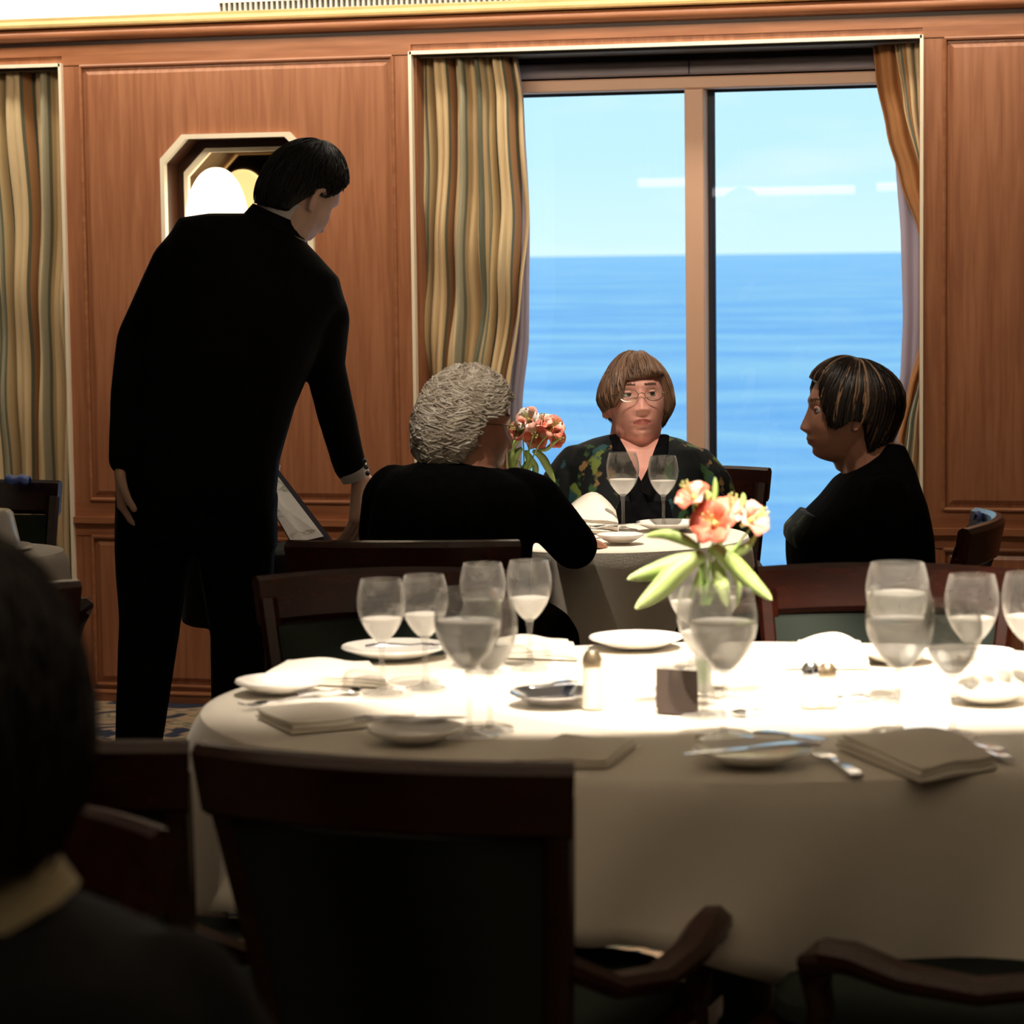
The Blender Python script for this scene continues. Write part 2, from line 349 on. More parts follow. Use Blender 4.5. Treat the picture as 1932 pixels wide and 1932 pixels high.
# ------------------------------------------------------------------ room shell
XL, XR, YB, CEIL = -8.5, 4.2, -6.5, 2.46
FRZ = PW(966, 22).z                                   # top of the wood wall / bottom of gilt trim
W1L, W1R = PW(781, 400).x, PW(1741, 400).x
W1T = PW(1200, 88).z; W1B = .13
W2R = PW(126, 400).x; W2L = W2R-1.45; W2T = W1T-.002
TH = .34
def build_shell():
    fl = MB().box(((XL+XR)/2, (YB+WALL)/2, -.05), (XR-XL, WALL-YB+.8, .1)); tag(obj('floor', fl, M['carpet'], smooth=False), 'beige and navy patterned carpet', kind='structure')
    ce = MB().box(((XL+XR)/2, (YB+WALL)/2, CEIL+.05), (XR-XL, WALL-YB+.8, .1)); tag(obj('ceiling', ce, M['white'], smooth=False), 'white ceiling', kind='structure')
    tag(obj('wall_left', MB().box((XL-.05, (YB+WALL)/2, CEIL/2), (.1, WALL-YB, CEIL)), M['darkwood'], smooth=False), kind='structure')
    tag(obj('wall_right', MB().box((XR+.05, (YB+WALL)/2, CEIL/2), (.1, WALL-YB, CEIL)), M['darkwood'], smooth=False), kind='structure')
    tag(obj('wall_front', MB().box(((XL+XR)/2, YB-.05, CEIL/2), (XR-XL, .1, CEIL)), M['darkwood'], smooth=False), kind='structure')
    wl = empty('wall_back', (0, WALL, 0), label='cherry wood panelled wall with dado rail', kind='structure')
    def B(mb, x0, x1, z0, z1, y0=0.0, y1=TH): mb.box(((x0+x1)/2, WALL+(y0+y1)/2, (z0+z1)/2), (x1-x0, y1-y0, z1-z0))
    core = MB()
    NL, NR = PW(300, 400).x, PW(600, 400).x; NB, NT = PW(400, 640).z, PW(400, 240).z
    B(core, XL, W2L, 0, CEIL); B(core, W2L, W2R, 0, W1B); B(core, W2L, W2R, W2T, CEIL)
    B(core, W2R, NL, 0, CEIL); B(core, NL, NR, 0, NB); B(core, NL, NR, NT, CEIL); B(core, NR, W1L, 0, CEIL)
    B(core, W1L, W1R, 0, W1B); B(core, W1L, W1R, W1T, CEIL); B(core, W1R, XR, 0, CEIL)
    obj('wall_core', core, M['wood'], wl, smooth=False)
    # face frames (stiles and rails) with raised panels
    def bevel_panel(name, x0, x1, z0, z1, hole=None):
        d0, d1, b = -.004, -.014, .028; yo = WALL
        if hole is None:
            mb = MB(); ra = [(x0, yo+.01, z0), (x1, yo+.01, z0), (x1, yo+.01, z1), (x0, yo+.01, z1)]
            def rr(i, y): return [(x0+i, yo+y, z0+i), (x1-i, yo+y, z0+i), (x1-i, yo+y, z1-i), (x0+i, yo+y, z1-i)]
            mb.loft([rr(0, .01), rr(0, -.002), rr(b*.5, -.004), rr(b, -.012), rr(b*1.2, -.012)])
            return obj(name, mb, M['wood'], wl, smooth=False)
        mb = MB(); i = b
        outer = [(x0+i, z0+i), ((x0+x1)/2, z0+i), (x1-i, z0+i), (x1-i, (z0+z1)/2), (x1-i, z1-i), ((x0+x1)/2, z1-i), (x0+i, z1-i), (x0+i, (z0+z1)/2)]
        # octagon points ordered to start near bottom-left corner, pairing two octagon points per rectangle corner
        oc = hole                                      # 8 pts: BL0 BL1 BR0 BR1 TR0 TR1 TL0 TL1
        rc = [(x0+i, z0+i), (x1-i, z0+i), (x1-i, z1-i), (x0+i, z1-i)]
        y = yo-.012; vs = [(p[0], y, p[1]) for p in rc]+[(p[0], y, p[1]) for p in oc]; fs = []
        for k in range(4):
            fs.append((k, 4+2*k, 4+2*k+1)); fs.append((k, 4+2*k+1, 4+(2*k+2) % 8, (k+1) % 4))
        mb.add(vs, fs)
        def rr(i, y): return [(x0+i, yo+y, z0+i), (x1-i, yo+y, z0+i), (x1-i, yo+y, z1-i), (x0+i, yo+y, z1-i)]
        mb.loft([rr(0, .01), rr(0, -.002), rr(b*.5, -.004), rr(b, -.012)], cap=False)
        return obj(name, mb, M['wood'], wl, smooth=False)
    zr_t = PW(200, 978).z                              # dado ledge
    zp_b = PW(200, 942).z; zp_t = PW(450, 116).z; zl_t = PW(200, 1012).z; zl_b = PW(200, 1290).z; zb_t = PW(200, 1297).z
    px = [PW(163, 500).x, PW(748, 500).x]
    # sconce opening octagon
    a0, a1 = PW(316, 400).x, PW(590, 400).x; t0, b0 = PW(450, 258).z, PW(450, 610).z; c = .075
    octo = [(a0, b0+c), (a0+c, b0), (a1-c, b0), (a1, b0+c), (a1, t0-c), (a1-c, t0), (a0+c, t0), (a0, t0-c)]
    bevel_panel('panel', px[0], px[1], zp_b, zp_t, octo)
    bevel_panel('panel', px[0], px[1], zl_b, zl_t)
    rx = PW(1782, 500).x
    bevel_panel('panel', rx, rx+1.02, zp_b, zp_t); bevel_panel('panel', rx, rx+1.02, zl_b, zl_t)
    bevel_panel('panel', rx+1.1, XR-.1, zp_b, zp_t); bevel_panel('panel', rx+1.1, XR-.1, zl_b, zl_t)
    def strip(name, x0, x1, z0, z1, mt, y=-.02):
        mb = MB(); B(mb, x0, x1, z0, z1, y, .0); return obj(name, mb, mt, wl, smooth=False)
    e = .004
    for x0, x1 in ((W2R, px[0]-e), (px[1]+e, W1L), (W1R, rx-e), (rx+1.02+e, rx+1.1-e)):
        strip('stile', x0, x1, zr_t, zp_t+.0, M['wood'], -.008); strip('stile', x0, x1, zb_t, zl_t, M['wood'], -.008)
    zt = PW(966, 62).z
    for x0, x1 in ((W2R, W1L), (W1R, XR)):
        strip('rail', x0, x1, zr_t-.0, zp_b-e, M['wood_h'], -.009); strip('rail', x0, x1, zl_t+e, zr_t-.012, M['wood_h'], -.009)
        strip('dado_rail', x0, x1, zr_t-.014, zr_t+.006, M['wood_h'], -.024)
        strip('rail', x0, x1, zb_t-.005, zl_b-e, M['wood_h'], -.009)
    strip('rail', XL, XR, zp_t+e+.0 if False else W1T+.028, PW(966, 58).z, M['wood_h'], -.009)
    for x0, x1 in ((W2R, W1L-.0), (W1R, XR)):
        strip('rail', x0, x1, zp_t+e, W1T+.028, M['wood_h'], -.0085)
    # panel bead mouldings
    for x0, x1, z0, z1 in ((px[0], px[1], zp_b, zp_t), (px[0], px[1], zl_b, zl_t), (rx, rx+1.02, zp_b, zp_t), (rx, rx+1.02, zl_b, zl_t)):
        mb = MB(); r = .0065; y = WALL-.010
        for p0, p1 in (((x0, z0), (x1, z0)), ((x1, z0), (x1, z1)), ((x1, z1), (x0, z1)), ((x0, z1), (x0, z0))):
            mb.tube([(p0[0], y, p0[1]), (p1[0], y, p1[1])], r, 8)
        obj('panel_moulding', mb, M['wood_h'], wl)
    bb = MB(); B(bb, W2R, W1L, 0, zb_t-.012, -.02, 0); B(bb, W1R, XR, 0, zb_t-.012, -.02, 0)
    for x0, x1 in ((W2R, W1L), (W1R, XR)): bb.tube([(x0, WALL-.016, zb_t-.012), (x1, WALL-.016, zb_t-.012)], .008, 8)
    tag(obj('baseboard_back', bb, M['wood_h'], smooth=False), kind='structure')
    # cornice: groove, wood bead, gilt trim, white frieze with grille
    z1, z2, z3, z4 = PW(966, 58).z, PW(966, 50).z, PW(966, 24).z, PW(966, 4).z
    mb = MB(); B(mb, XL, XR, z1, z2, -.010, .02); tag(obj('trim_1', mb, M['groove'], smooth=False), 'dark groove under the wooden cornice', kind='structure')
    pr = []
    for k in range(9):
        a = -math.pi/2+math.pi*k/8; pr.append((-.012-.030*math.cos(a), z2+(z3-z2)*(.5+.5*math.sin(a))))
    mb = MB(); mb.loft([[(x, WALL+y, z) for y, z in [(.02, z2)]+pr+[(.02, z3)]] for x in (XL, XR)]); tag(obj('trim_2', mb, M['wood_h'], ang=60), 'rounded wooden cornice', kind='structure')
    mb = MB(); mb.loft([[(x, WALL+y, z) for y, z in ((.02, z3), (-.046, z3), (-.054, z3+.004), (-.056, z3+.012), (-.048, z4-.01), (-.05, z4), (.02, z4))] for x in (XL, XR)]); tag(obj('trim_3', mb, M['gold'], smooth=False), 'gilt cornice strip', kind='structure')
    mb = MB(); B(mb, XL, XR, z4, CEIL, -.018, 0); tag(obj('trim_4', mb, M['white'], smooth=False), 'white frieze above the cornice', kind='structure')
    # window trims: thin cream metal edging
    for nm, x0, x1, zt_ in (('trim_5', W1L, W1R, W1T), ('trim_6', W2L, W2R, W2T)):
        mb = MB(); w = .010
        mb.box((x0+w/2-.004, WALL-.012, (zt_+W1B)/2), (w, .026, zt_-W1B+.012)); mb.box((x1-w/2+.004, WALL-.012, (zt_+W1B)/2), (w, .026, zt_-W1B+.012))
        mb.box(((x0+x1)/2, WALL-.012, zt_+.002), (x1-x0, .026, .011)); mb.box(((x0+x1)/2, WALL-.012, W1B), (x1-x0, .03, .014))
        tag(obj(nm, mb, M['cream_trim'], smooth=False), 'cream metal edging round the window opening', kind='structure')
    # ventilation grille in the frieze
    g0, g1 = PW(414, 12, -.03).x, PW(1180, -10, -.03).x; za, zb = PW(440, 21, -.03).z, PW(440, 5, -.03).z
    g = empty('air_vent', ((g0+g1)/2, WALL-.02, za), label='long slotted grey air vent in the white frieze above the cornice', cat='vent')
    obj('backing', MB().box(((g0+g1)/2, WALL-.0215, (za+zb)/2), (g1-g0, .006, zb-za)), M['slot'], g, smooth=False)
    mb = MB(); mb.box(((g0+g1)/2, WALL-.028, zb+.004), (g1-g0+.02, .02, .008)); mb.box(((g0+g1)/2, WALL-.028, za-.004), (g1-g0+.02, .02, .008))
    mb.box((g0-.004, WALL-.028, (za+zb)/2), (.012, .02, zb-za)); mb.box((g1+.004, WALL-.028, (za+zb)/2), (.012, .02, zb-za)); obj('frame', mb, M['white'], g, smooth=False)
    mb = MB(); n = int((g1-g0)/.0175)
    for k in range(1, n): mb.box((g0+(g1-g0)*k/n, WALL-.030, (za+zb)/2), (.0075, .014, zb-za))
    tag(obj('slats', mb, M['grille'], g, smooth=False), kind='stuff')
    return octo, c
OCTO, OC = build_shell()

def build_window(nm, x0, x1, zt, mull, label):
    w = empty(nm, ((x0+x1)/2, WALL+.2, W1B), label=label, kind='structure')
    yf = WALL+.25
    lin = MB(); t = .012
    lin.box((x0+t/2, WALL+.15, (zt+W1B)/2), (t, .28, zt-W1B)); lin.box((x1-t/2, WALL+.15, (zt+W1B)/2), (t, .28, zt-W1B)); lin.box(((x0+x1)/2, WALL+.15, W1B+t/2), (x1-x0, .28, t))
    obj('reveal', lin, M['wood'], w, smooth=False)
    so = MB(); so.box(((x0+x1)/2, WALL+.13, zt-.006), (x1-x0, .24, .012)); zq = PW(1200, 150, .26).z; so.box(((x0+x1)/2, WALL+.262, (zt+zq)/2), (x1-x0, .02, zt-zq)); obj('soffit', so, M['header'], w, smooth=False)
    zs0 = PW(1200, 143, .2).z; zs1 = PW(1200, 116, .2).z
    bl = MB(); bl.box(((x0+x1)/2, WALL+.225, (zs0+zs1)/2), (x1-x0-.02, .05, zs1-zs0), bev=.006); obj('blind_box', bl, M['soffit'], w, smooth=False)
    sm = MB(); sm.box((PW(1300, 125, .2).x if mull else x0+.7, WALL+.1985, (zs0+zs1)/2), (.004, .004, zs1-zs0)); obj('joint', sm, M['framedark'], w, smooth=False)
    zf1 = PW(1200, 147, .2).z; zf0 = PW(1200, 170, .2).z
    fr = MB(); fr.box(((x0+x1)/2, yf, (zf0+zf1)/2), (x1-x0-.024, .09, zf1-zf0), bev=.004)
    fr.box((x0+.035, yf, (zf0+W1B)/2), (.05, .08, zf0-W1B)); fr.box((x1-.035, yf, (zf0+W1B)/2), (.05, .08, zf0-W1B)); fr.box(((x0+x1)/2, yf, W1B+.04), (x1-x0-.024, .08, .06)); obj('frame', fr, M['frame'], w, smooth=False)
    gk = MB(); gk.box(((x0+x1)/2, yf+.035, zf0-.004), (x1-x0-.03, .012, .010))
    if mull:
        mx0, mx1 = PW(1293, 500, .21).x, PW(1329, 500, .21).x
        obj('mullion', MB().box(((mx0+mx1)/2, yf, (zf0+W1B)/2), (mx1-mx0, .08, zf0-W1B), bev=.003), M['frame'], w, smooth=False)
        gk.box((mx1+.010, yf+.036, (zf0+W1B)/2), (.022, .012, zf0-W1B)); gk.box((mx0-.003, yf+.036, (zf0+W1B)/2), (.006, .012, zf0-W1B))
        spans = ((x0+.05, mx0-.001), (mx1+.001, x1-.05))
    else: spans = ((x0+.05, x1-.05),)
    obj('gasket', gk, M['framedark'], w, smooth=False)
    for a, b in spans: obj('pane', MB().box(((a+b)/2, yf+.03, (zf0+W1B+.06)/2), (b-a, .004, zf0-W1B-.06)), M['pane'], w, smooth=False)
    return w
build_window('window_1', W1L, W1R, W1T, True, 'large two-pane window looking out on the blue sea')
build_window('window_2', W2L, W2R, W2T, False, 'window behind the striped curtain at the left edge')

# octagonal lit niche ------------------------------------------------
def build_sconce():
    zc = sum(p[1] for p in OCTO)/8; xc = sum(p[0] for p in OCTO)/8
    s = empty('wall_sconce', (xc, WALL, zc), label='octagonal cream-framed wall niche with a glowing dome lamp above the waiter\'s shoulder', cat='wall lamp')
    def ring(scale_in, y, dx=0, dz=0, grow=0.0):
        out = []
        for x, z in OCTO:
            vx, vz = x-xc, z-zc; out.append(Vector((xc+dx+vx*(scale_in)+grow*(1 if vx > 0 else -1), WALL+y, zc+dz+vz*scale_in+grow*(1 if vz > 0 else -1))))
        return out
    def band(r_in, r_out, y0, y1):
        mb = MB(); a = [[Vector((p.x, WALL+y, p.z)) for p in r] for r, y in ((r_out, y1), (r_out, y0), (r_in, y0), (r_in, y1))]
        vs = [p for r in a for p in r]; fs = []
        for i in range(4):
            j = (i+1) % 4
            for k in range(8): l = (k+1) % 8; fs.append((i*8+k, i*8+l, j*8+l, j*8+k))
        mb.add(vs, fs); return mb
    obj('outer_frame', band(ring(1, 0, grow=-.004), ring(1, 0, grow=.010), -.030, -.005), M['cream_trim'], s, smooth=False)
    inner = ring(1, 0, grow=-.030)
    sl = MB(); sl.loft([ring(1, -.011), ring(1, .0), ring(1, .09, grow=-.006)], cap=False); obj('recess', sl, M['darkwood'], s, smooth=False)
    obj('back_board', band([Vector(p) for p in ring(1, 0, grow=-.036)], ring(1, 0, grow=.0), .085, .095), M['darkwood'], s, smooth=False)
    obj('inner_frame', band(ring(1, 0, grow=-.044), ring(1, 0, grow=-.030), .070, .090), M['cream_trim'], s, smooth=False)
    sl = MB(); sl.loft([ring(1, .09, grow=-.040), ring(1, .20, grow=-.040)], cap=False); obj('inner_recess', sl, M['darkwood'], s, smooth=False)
    mr = MB(); mr.loft([ring(1, .20, grow=-.035), ring(1, .205, grow=-.035)]); obj('mirror', mr, M['mirror'], s, smooth=False)
    c = PW(413, 380, .10); prof = []
    R = .103
    zt = PW(413, 316, .10).z - c.z
    for k in range(15):
        a = math.pi/2*k/14; prof.append((R*math.sin(a)**.9 if k else 0, zt-.20+.20*math.cos(a)))
    prof += [(R*1.02, zt-.26), (R*.98, zt-.30), (0, zt-.30)]
    mb = MB().lathe(prof, (c.x, c.y-.02, c.z), 36); obj('lamp_shade', mb, M['glow'], s)
    obj('lamp_base', MB().lathe([(0, zt-.34), (.05, zt-.34), (.045, zt-.30), (0, zt-.30)], (c.x, c.y-.02, c.z), 24), M['cream_trim'], s)
build_sconce()

# curtains -----------------------------------------------------------
def interp(tab, t):
    for i in range(len(tab)-1):
        if t <= tab[i+1][0]:
            a, b = tab[i], tab[i+1]; u = (t-a[0])/(b[0]-a[0]); u = u*u*(3-2*u)*.5+u*.5; return a[1]+(b[1]-a[1])*u
    return tab[-1][1]
def curtain(name, Ltab, Rtab, y0, y1, dy, folds, amp, uvn, seed, m, parent=None, label=None, wrinkle=.02, uv0=0):
    nu, nv = 150, 70; r = random.Random(seed); vs = []; fs = []; uvs = []
    ph = [r.uniform(0, 6.28) for _ in range(8)]
    for j in range(nv+1):
        py = y0+(y1-y0)*j/nv; a = interp(Ltab, py); b = interp(Rtab, py)
        A = PW(a, py, dy); B = PW(b, py, dy)
        for i in range(nu+1):
            u = i/nu; v = j/nv
            uu = u + .012*math.sin(7*v+ph[0]+u*9) + .008*math.sin(17*v+ph[1]+u*5)
            p = A.lerp(B, u)
            f = math.sin(2*math.pi*folds*uu+ph[2]) + .5*math.sin(2*math.pi*folds*2.3*uu+ph[3]+2*v) + .35*math.sin(2*math.pi*folds*.6*uu+ph[4]+5*v)
            wr = wrinkle*(math.sin(22*v+9*u+ph[5])*math.sin(13*u-6*v+ph[6]))*math.exp(-((v-.42)/.22)**2)
            p.y += amp*f*.5+wr
            vs.append(p); uvs.append((uv0+uvn*(uu+.03*math.sin(2*math.pi*folds*uu+ph[2])), v))
    for j in range(nv):
        for i in range(nu): k = j*(nu+1)+i; fs.append((k, k+1, k+nu+2, k+nu+1))
    mb = MB(); mb.add(vs, fs); me = mb.mesh(name); ul = me.uv_layers.new(name='UVMap')
    for lp in me.loops: ul.data[lp.index].uv = uvs[lp.vertex_index]
    me.materials.append(m); o = obj(name, me, None, parent, ang=None)
    sd = o.modifiers.new('thickness', 'SOLIDIFY'); sd.thickness = .004
    return o
def build_curtains():
    c = empty('curtain', PW(880, 1100, .1), label='striped olive and cream curtain hanging at the left side of the big window', cat='curtain')
    curtain('drape', [(100, 786), (700, 779), (1250, 775)], [(100, 972), (190, 985), (400, 995), (560, 988), (740, 968), (1250, 958)], 100, 1250, .095, 5.2, .062, 1.75, 4, M['stripe'], c, uv0=.12, wrinkle=.035)
    curtain('lining', [(100, 960), (560, 965), (740, 950), (1250, 940)], [(100, 976), (190, 988), (420, 999), (640, 998), (760, 985), (1250, 975)], 102, 1250, .145, 1.2, .015, 1, 5, M['lining'], c, wrinkle=0)
    c = empty('curtain', PW(1740, 1100, .1), label='curtain swept back at the right side of the big window, behind the trim', cat='curtain')
    curtain('drape', [(70, 1686), (200, 1704), (350, 1742), (500, 1765), (700, 1738), (800, 1712), (900, 1700), (1250, 1690)], [(70, 1752), (1250, 1755)], 66, 1250, .075, 2.0, .030, .9, 8, M['stripe'], c, wrinkle=0, uv0=.45)
    curtain('leading_edge', [(70, 1645), (150, 1652), (250, 1672), (340, 1697), (440, 1732), (520, 1750), (640, 1735), (740, 1712), (830, 1694), (960, 1685), (1250, 1680)], [(70, 1696), (150, 1702), (250, 1722), (340, 1746), (440, 1765), (640, 1760), (740, 1726), (830, 1706), (960, 1700), (1250, 1696)], 66, 1250, .11, 1.3, .022, 1, 9, M['tancurtain'], c, wrinkle=0)
    curtain('lining', [(70, 1690), (200, 1688), (300, 1690), (450, 1701), (600, 1705), (700, 1701), (840, 1674), (960, 1668), (1250, 1664)], [(70, 1755), (700, 1745), (840, 1715), (1250, 1705)], 68, 1250, .16, 1.0, .010, 1, 10, M['lining'], c, wrinkle=0)
    c = empty('curtain', PW(60, 1100, .1), label='striped cream curtain hanging in the window at the left edge of the picture', cat='curtain')
    curtain('drape', [(110, -150), (1250, -90)], [(110, 143), (500, 145), (1250, 145)], 118, 1330, .085, 6.0, .062, 2.0, 11, M['stripe'], c, uv0=.3)
build_curtains()

# ------------------------------------------------------------------ chairs
def build_chair():
    r = empty('armchair', (0, 0, 0), cat='chair')
    W = M['chairwood']; F = M['chairfab']
    # local: faces +Y, back at -Y
    def post(z): t = (z-.45)/.41; return (.170+.045*t, -.215-.085*t-.02*t*t)     # half width, y
    mb = MB().box((0, .02, .445), (.47, .46, .05), bev=.012); lobj('seat_rail', mb, W, r)
    st = MB()
    for k, (z, s) in enumerate(((.462, .93), (.475, .98), (.50, .97), (.515, .90), (.522, .70), (.525, .3))):
        pass
    rings = []
    for z, s in ((.468, .94), (.480, .99), (.500, .98), (.514, .92), (.522, .75), (.525, .4)):
        rings.append([(.215*s*(abs(math.cos(a))**.55)*(1 if math.cos(a) > 0 else -1), .025+.215*s*(abs(math.sin(a))**.55)*(1 if math.sin(a) > 0 else -1), z) for a in [2*math.pi*i/28 for i in range(28)]])
    lobj('seat', MB().loft(rings), F, r)
    for s in (-1, 1):
        pts = []; 
        for i in range(7):
            z = .42+.40*i/6; hw, y = post(z); pts.append((s*hw, y, z))
        lobj('back_post', MB().sweep(pts, .034, .034, (0, 1, 0)), W, r)
        lobj('leg', MB().sweep([(s*.175, -.27, 0), (s*.178, -.235, .22), (s*.172, -.212, .44)], [.026, .032, .036], [.026, .034, .038], (0, 1, 0)), W, r)
        lobj('leg', MB().sweep([(s*.205, .225, 0), (s*.21, .225, .25), (s*.21, .225, .44)], [.024, .032, .038], [.024, .032, .038], (0, 1, 0)), W, r)
        # arm: rises from the post, dips, then a rounded front end running down into a support
        hw, y = post(.62)
        pts = [(s*(hw+.005), y+.005, .615), (s*(hw+.035), y+.09, .572), (s*(hw+.06), y+.18, .560), (s*(hw+.072), y+.27, .570), (s*(hw+.076), y+.33, .588), (s*(hw+.074), y+.362, .588), (s*(hw+.068), y+.380, .572), (s*(hw+.06), y+.380, .548), (s*(hw+.05), y+.378, .515), (s*(hw+.04), y+.39, .47), (s*(hw+.038), y+.40, .44)]
        lobj('arm', MB().sweep(pts, [.03, .038, .046, .050, .050, .048, .044, .036, .032, .034, .036], [.03, .028, .028, .030, .036, .040, .040, .034, .032, .034, .036], (0, -.35, 1), cham=.35), W, r)
    # curved top rail
    pts = []; hh = []
    for i in range(13):
        u = -1+2*i/12; hw, y = post(.82); pts.append((u*(hw+.017), y-.055*(1-u*u)+.002, .818+.004*(1-u*u))); hh.append(.088)
    lobj('top_rail', MB().sweep(pts, .030, hh, (0, -.2, 1), cham=.3), W, r)
    # upholstered back panel, curved like the rail
    rings = []
    for j in range(6):
        z = .50+.275*j/5; hw, y = post(z); row_f = []; row_b = []
        for i in range(11):
            u = -1+2*i/10; yy = y-.048*(1-u*u)*(.5+.5*j/5); row_f.append((u*(hw-.012), yy+.020, z)); row_b.append((u*(hw-.012), yy-.016, z))
        rings.append(row_f+row_b[::-1])
    lobj('backrest', MB().loft(rings), F, r)
    return r
chair0 = build_chair()
YTOP = -.32
first_chair = [True]
def place_chair(px, D, face, label, zoff=0):
    """px, D: where the middle of the top rail stands; face: (right, away) heading of the sitter"""
    h = (RT*face[0]+FW*face[1]).normalized(); rz = math.atan2(-h.x, h.y)
    p = floor_at(px, D); loc = p - h*YTOP
    loc.z = zoff
    if first_chair[0]:
        first_chair[0] = False; chair0.location = loc; chair0.rotation_euler = (0, 0, rz); tag(chair0, label); return chair0
    return dup(chair0, loc, rz, label)
place_chair(706, 3.08, (.36, .93), 'mahogany armchair with dark ribbed back nearest the camera in the middle foreground')
place_chair(2345, 3.26, (-.90, .44), 'armchair in the bottom right corner, its curved wooden arm below the tablecloth')
place_chair(0, 3.24, (.30, .95), 'dark armchair just left of the big foreground chair, beside the blurred diner')
place_chair(-40, 2.80, (-.5, -.87), 'armchair with rounded arm ends showing beside the blurred diner\'s shoulder')
place_chair(724, 4.88, (.12, -1), 'armchair behind the left end of the large set table, facing the camera')
place_chair(757, 5.43, (.10, .99), 'armchair the silver-haired woman sits on')
place_chair(1672, 4.86, (-.20, -1), 'armchair behind the large table, in front of the dark-haired woman')
place_chair(1840, 5.75, (-.97, .22), 'armchair seen edge-on behind the back of the dark-haired woman')
place_chair(1285, 7.20, (-.10, -1), 'armchair under the woman in the leaf-patterned top, by the window')
place_chair(-60, 7.0, (.2, -1), 'dark armchair by the curtain at the left edge, behind the small side table')
place_chair(385, 6.72, (.97, .10), 'armchair by the wall on which the guest hidden by the waiter sits')
place_chair(-110, 4.75, (-.3, .95), 'dark armchair against the light at the left, behind the blurred diner\'s head')

# ------------------------------------------------------------------ tables
def oval_cloth(cx, cy, rot, a, b, z, drop, nf, seed, flare=.06, n=180, amp=.03):
    r = random.Random(seed); ph = [r.uniform(0, 6.28) for _ in range(6)]; vs = []; fs = []; rings = []
    R = Matrix.Rotation(rot, 3, 'Z')
    for s in (0.0, .25, .5, .75, .9, .975): rings.append(('t', s))
    for t in (0, .04, .1, .2, .32, .45, .6, .75, .88, 1.0): rings.append(('d', t))
    vs.append(Vector((cx, cy, z)))
    for kind, t in rings[1:]:
        for k in range(n):
            th = 2*math.pi*k/n; ca, sa = math.cos(th), math.sin(th)
            if kind == 't': x, y, zz = a*t*ca, b*t*sa, z
            else:
                dl = drop(th); q_ = nf*th/2+ph[0]+.5*math.sin(2*th+ph[1]); f = 1-2*abs(math.sin(q_))**.75+.35*math.sin(nf*1.7*th+ph[2]+2.5*t)+.2*math.sin(nf*3*th+4*t)
                rad = 1+0.0; out = flare*t**.8*(1 if t else 0)+amp*f*t**.85*(.5+.5*t)+.006*min(1, t*15)
                zz = z-.004*(t > 0)-dl*t-(0.012 if t > 0 else 0)*0
                nx, ny = ca/a, sa/b; L = math.hypot(nx, ny); x = a*ca+out*nx/L; y = b*sa+out*ny/L
            p = R@Vector((x, y, 0)); vs.append(Vector((cx+p.x, cy+p.y, zz)))
    for k in range(n): fs.append((0, 1+k, 1+(k+1) % n))
    for j in range(len(rings)-2):
        for k in range(n): l = (k+1) % n; fs.append((1+j*n+k, 1+(j+1)*n+k, 1+(j+1)*n+l, 1+j*n+l))
    mb = MB(); mb.add(vs, fs); return mb
TZ = .752
def big_drop(th):
    b = 0
    for c0 in (-1.40, .35, 1.85, 3.35, 4.88): b = max(b, math.exp(-(((th-c0+math.pi) % (2*math.pi)-math.pi)/.26)**2))
    return .185+.115*b + .008*math.sin(5*th)
cl = obj('tablecloth', oval_cloth(T0.x, T0.y, YAW, .80, .64, TZ, big_drop, 8, 5, .065, amp=.055), M['cloth'], ang=60, fix=False)
tag(cl, 'white linen cloth draped over the large set table in front', 'tablecloth')
sd = cl.modifiers.new('thickness', 'SOLIDIFY'); sd.thickness = .003; sd.offset = -1
t = empty('dining_table', T0, YAW, label='large oval dining table hidden under the white cloth', cat='table')
lobj('tabletop', MB().lathe([(0, .715), (.6, .715), (.625, .722), (.63, .738), (.62, .745), (0, .745)], n=64), M['chairwood'], t)
t.children[0].scale = (1.24, 1, 1)
lobj('pedestal', MB().lathe([(.05, .03), (.055, .3), (.05, .5), (.09, .68), (.12, .715), (0, .715)], n=24), M['framedark'], t)
lobj('base', MB().lathe([(0, 0), (.26, 0), (.27, .02), (.10, .05), (.05, .07), (0, .07)], n=32), M['framedark'], t)
def small_drop(th): return .34+.05*math.sin(4*th)
cl = obj('tablecloth', oval_cloth(T1.x, T1.y, YAW, .345, .38, TZ, small_drop, 8, 15, .03, amp=.012), M['cloth'], ang=60, fix=False)
tag(cl, 'white cloth on the small table by the window', 'tablecloth'); sd = cl.modifiers.new('thickness', 'SOLIDIFY'); sd.thickness = .003; sd.offset = -1
t = empty('dining_table', T1, YAW, label='small round table by the window with three women around it', cat='table')
lobj('tabletop', MB().lathe([(0, .715), (.315, .715), (.325, .722), (.33, .738), (.32, .745), (0, .745)], n=64), M['chairwood'], t)
lobj('pedestal', MB().lathe([(.05, .03), (.055, .3), (.05, .5), (.09, .68), (.12, .715), (0, .715)], n=24), M['framedark'], t)
lobj('base', MB().lathe([(0, 0), (.22, 0), (.23, .02), (.10, .05), (.05, .07), (0, .07)], n=32), M['framedark'], t)
T2 = floor_at(-70, 6.35)
cl = obj('tablecloth', oval_cloth(T2.x, T2.y, 0, .225, .225, TZ, lambda th: .12+.03*math.sin(3*th), 5, 19, .02, amp=.01), M['cloth'], ang=60, fix=False)
tag(cl, 'pale cloth on the side table at the left edge', 'tablecloth'); sd = cl.modifiers.new('thickness', 'SOLIDIFY'); sd.thickness = .003; sd.offset = -1
t = empty('side_table', T2, label='small side table at the left edge by the curtain', cat='table')
lobj('tabletop', MB().lathe([(0, .72), (.17, .72), (.18, .735), (.17, .745), (0, .745)], n=48), M['chairwood'], t)
lobj('pedestal', MB().lathe([(.15, 0), (.16, .02), (.04, .05), (.035, .6), (.08, .72), (0, .72)], n=24), M['framedark'], t)
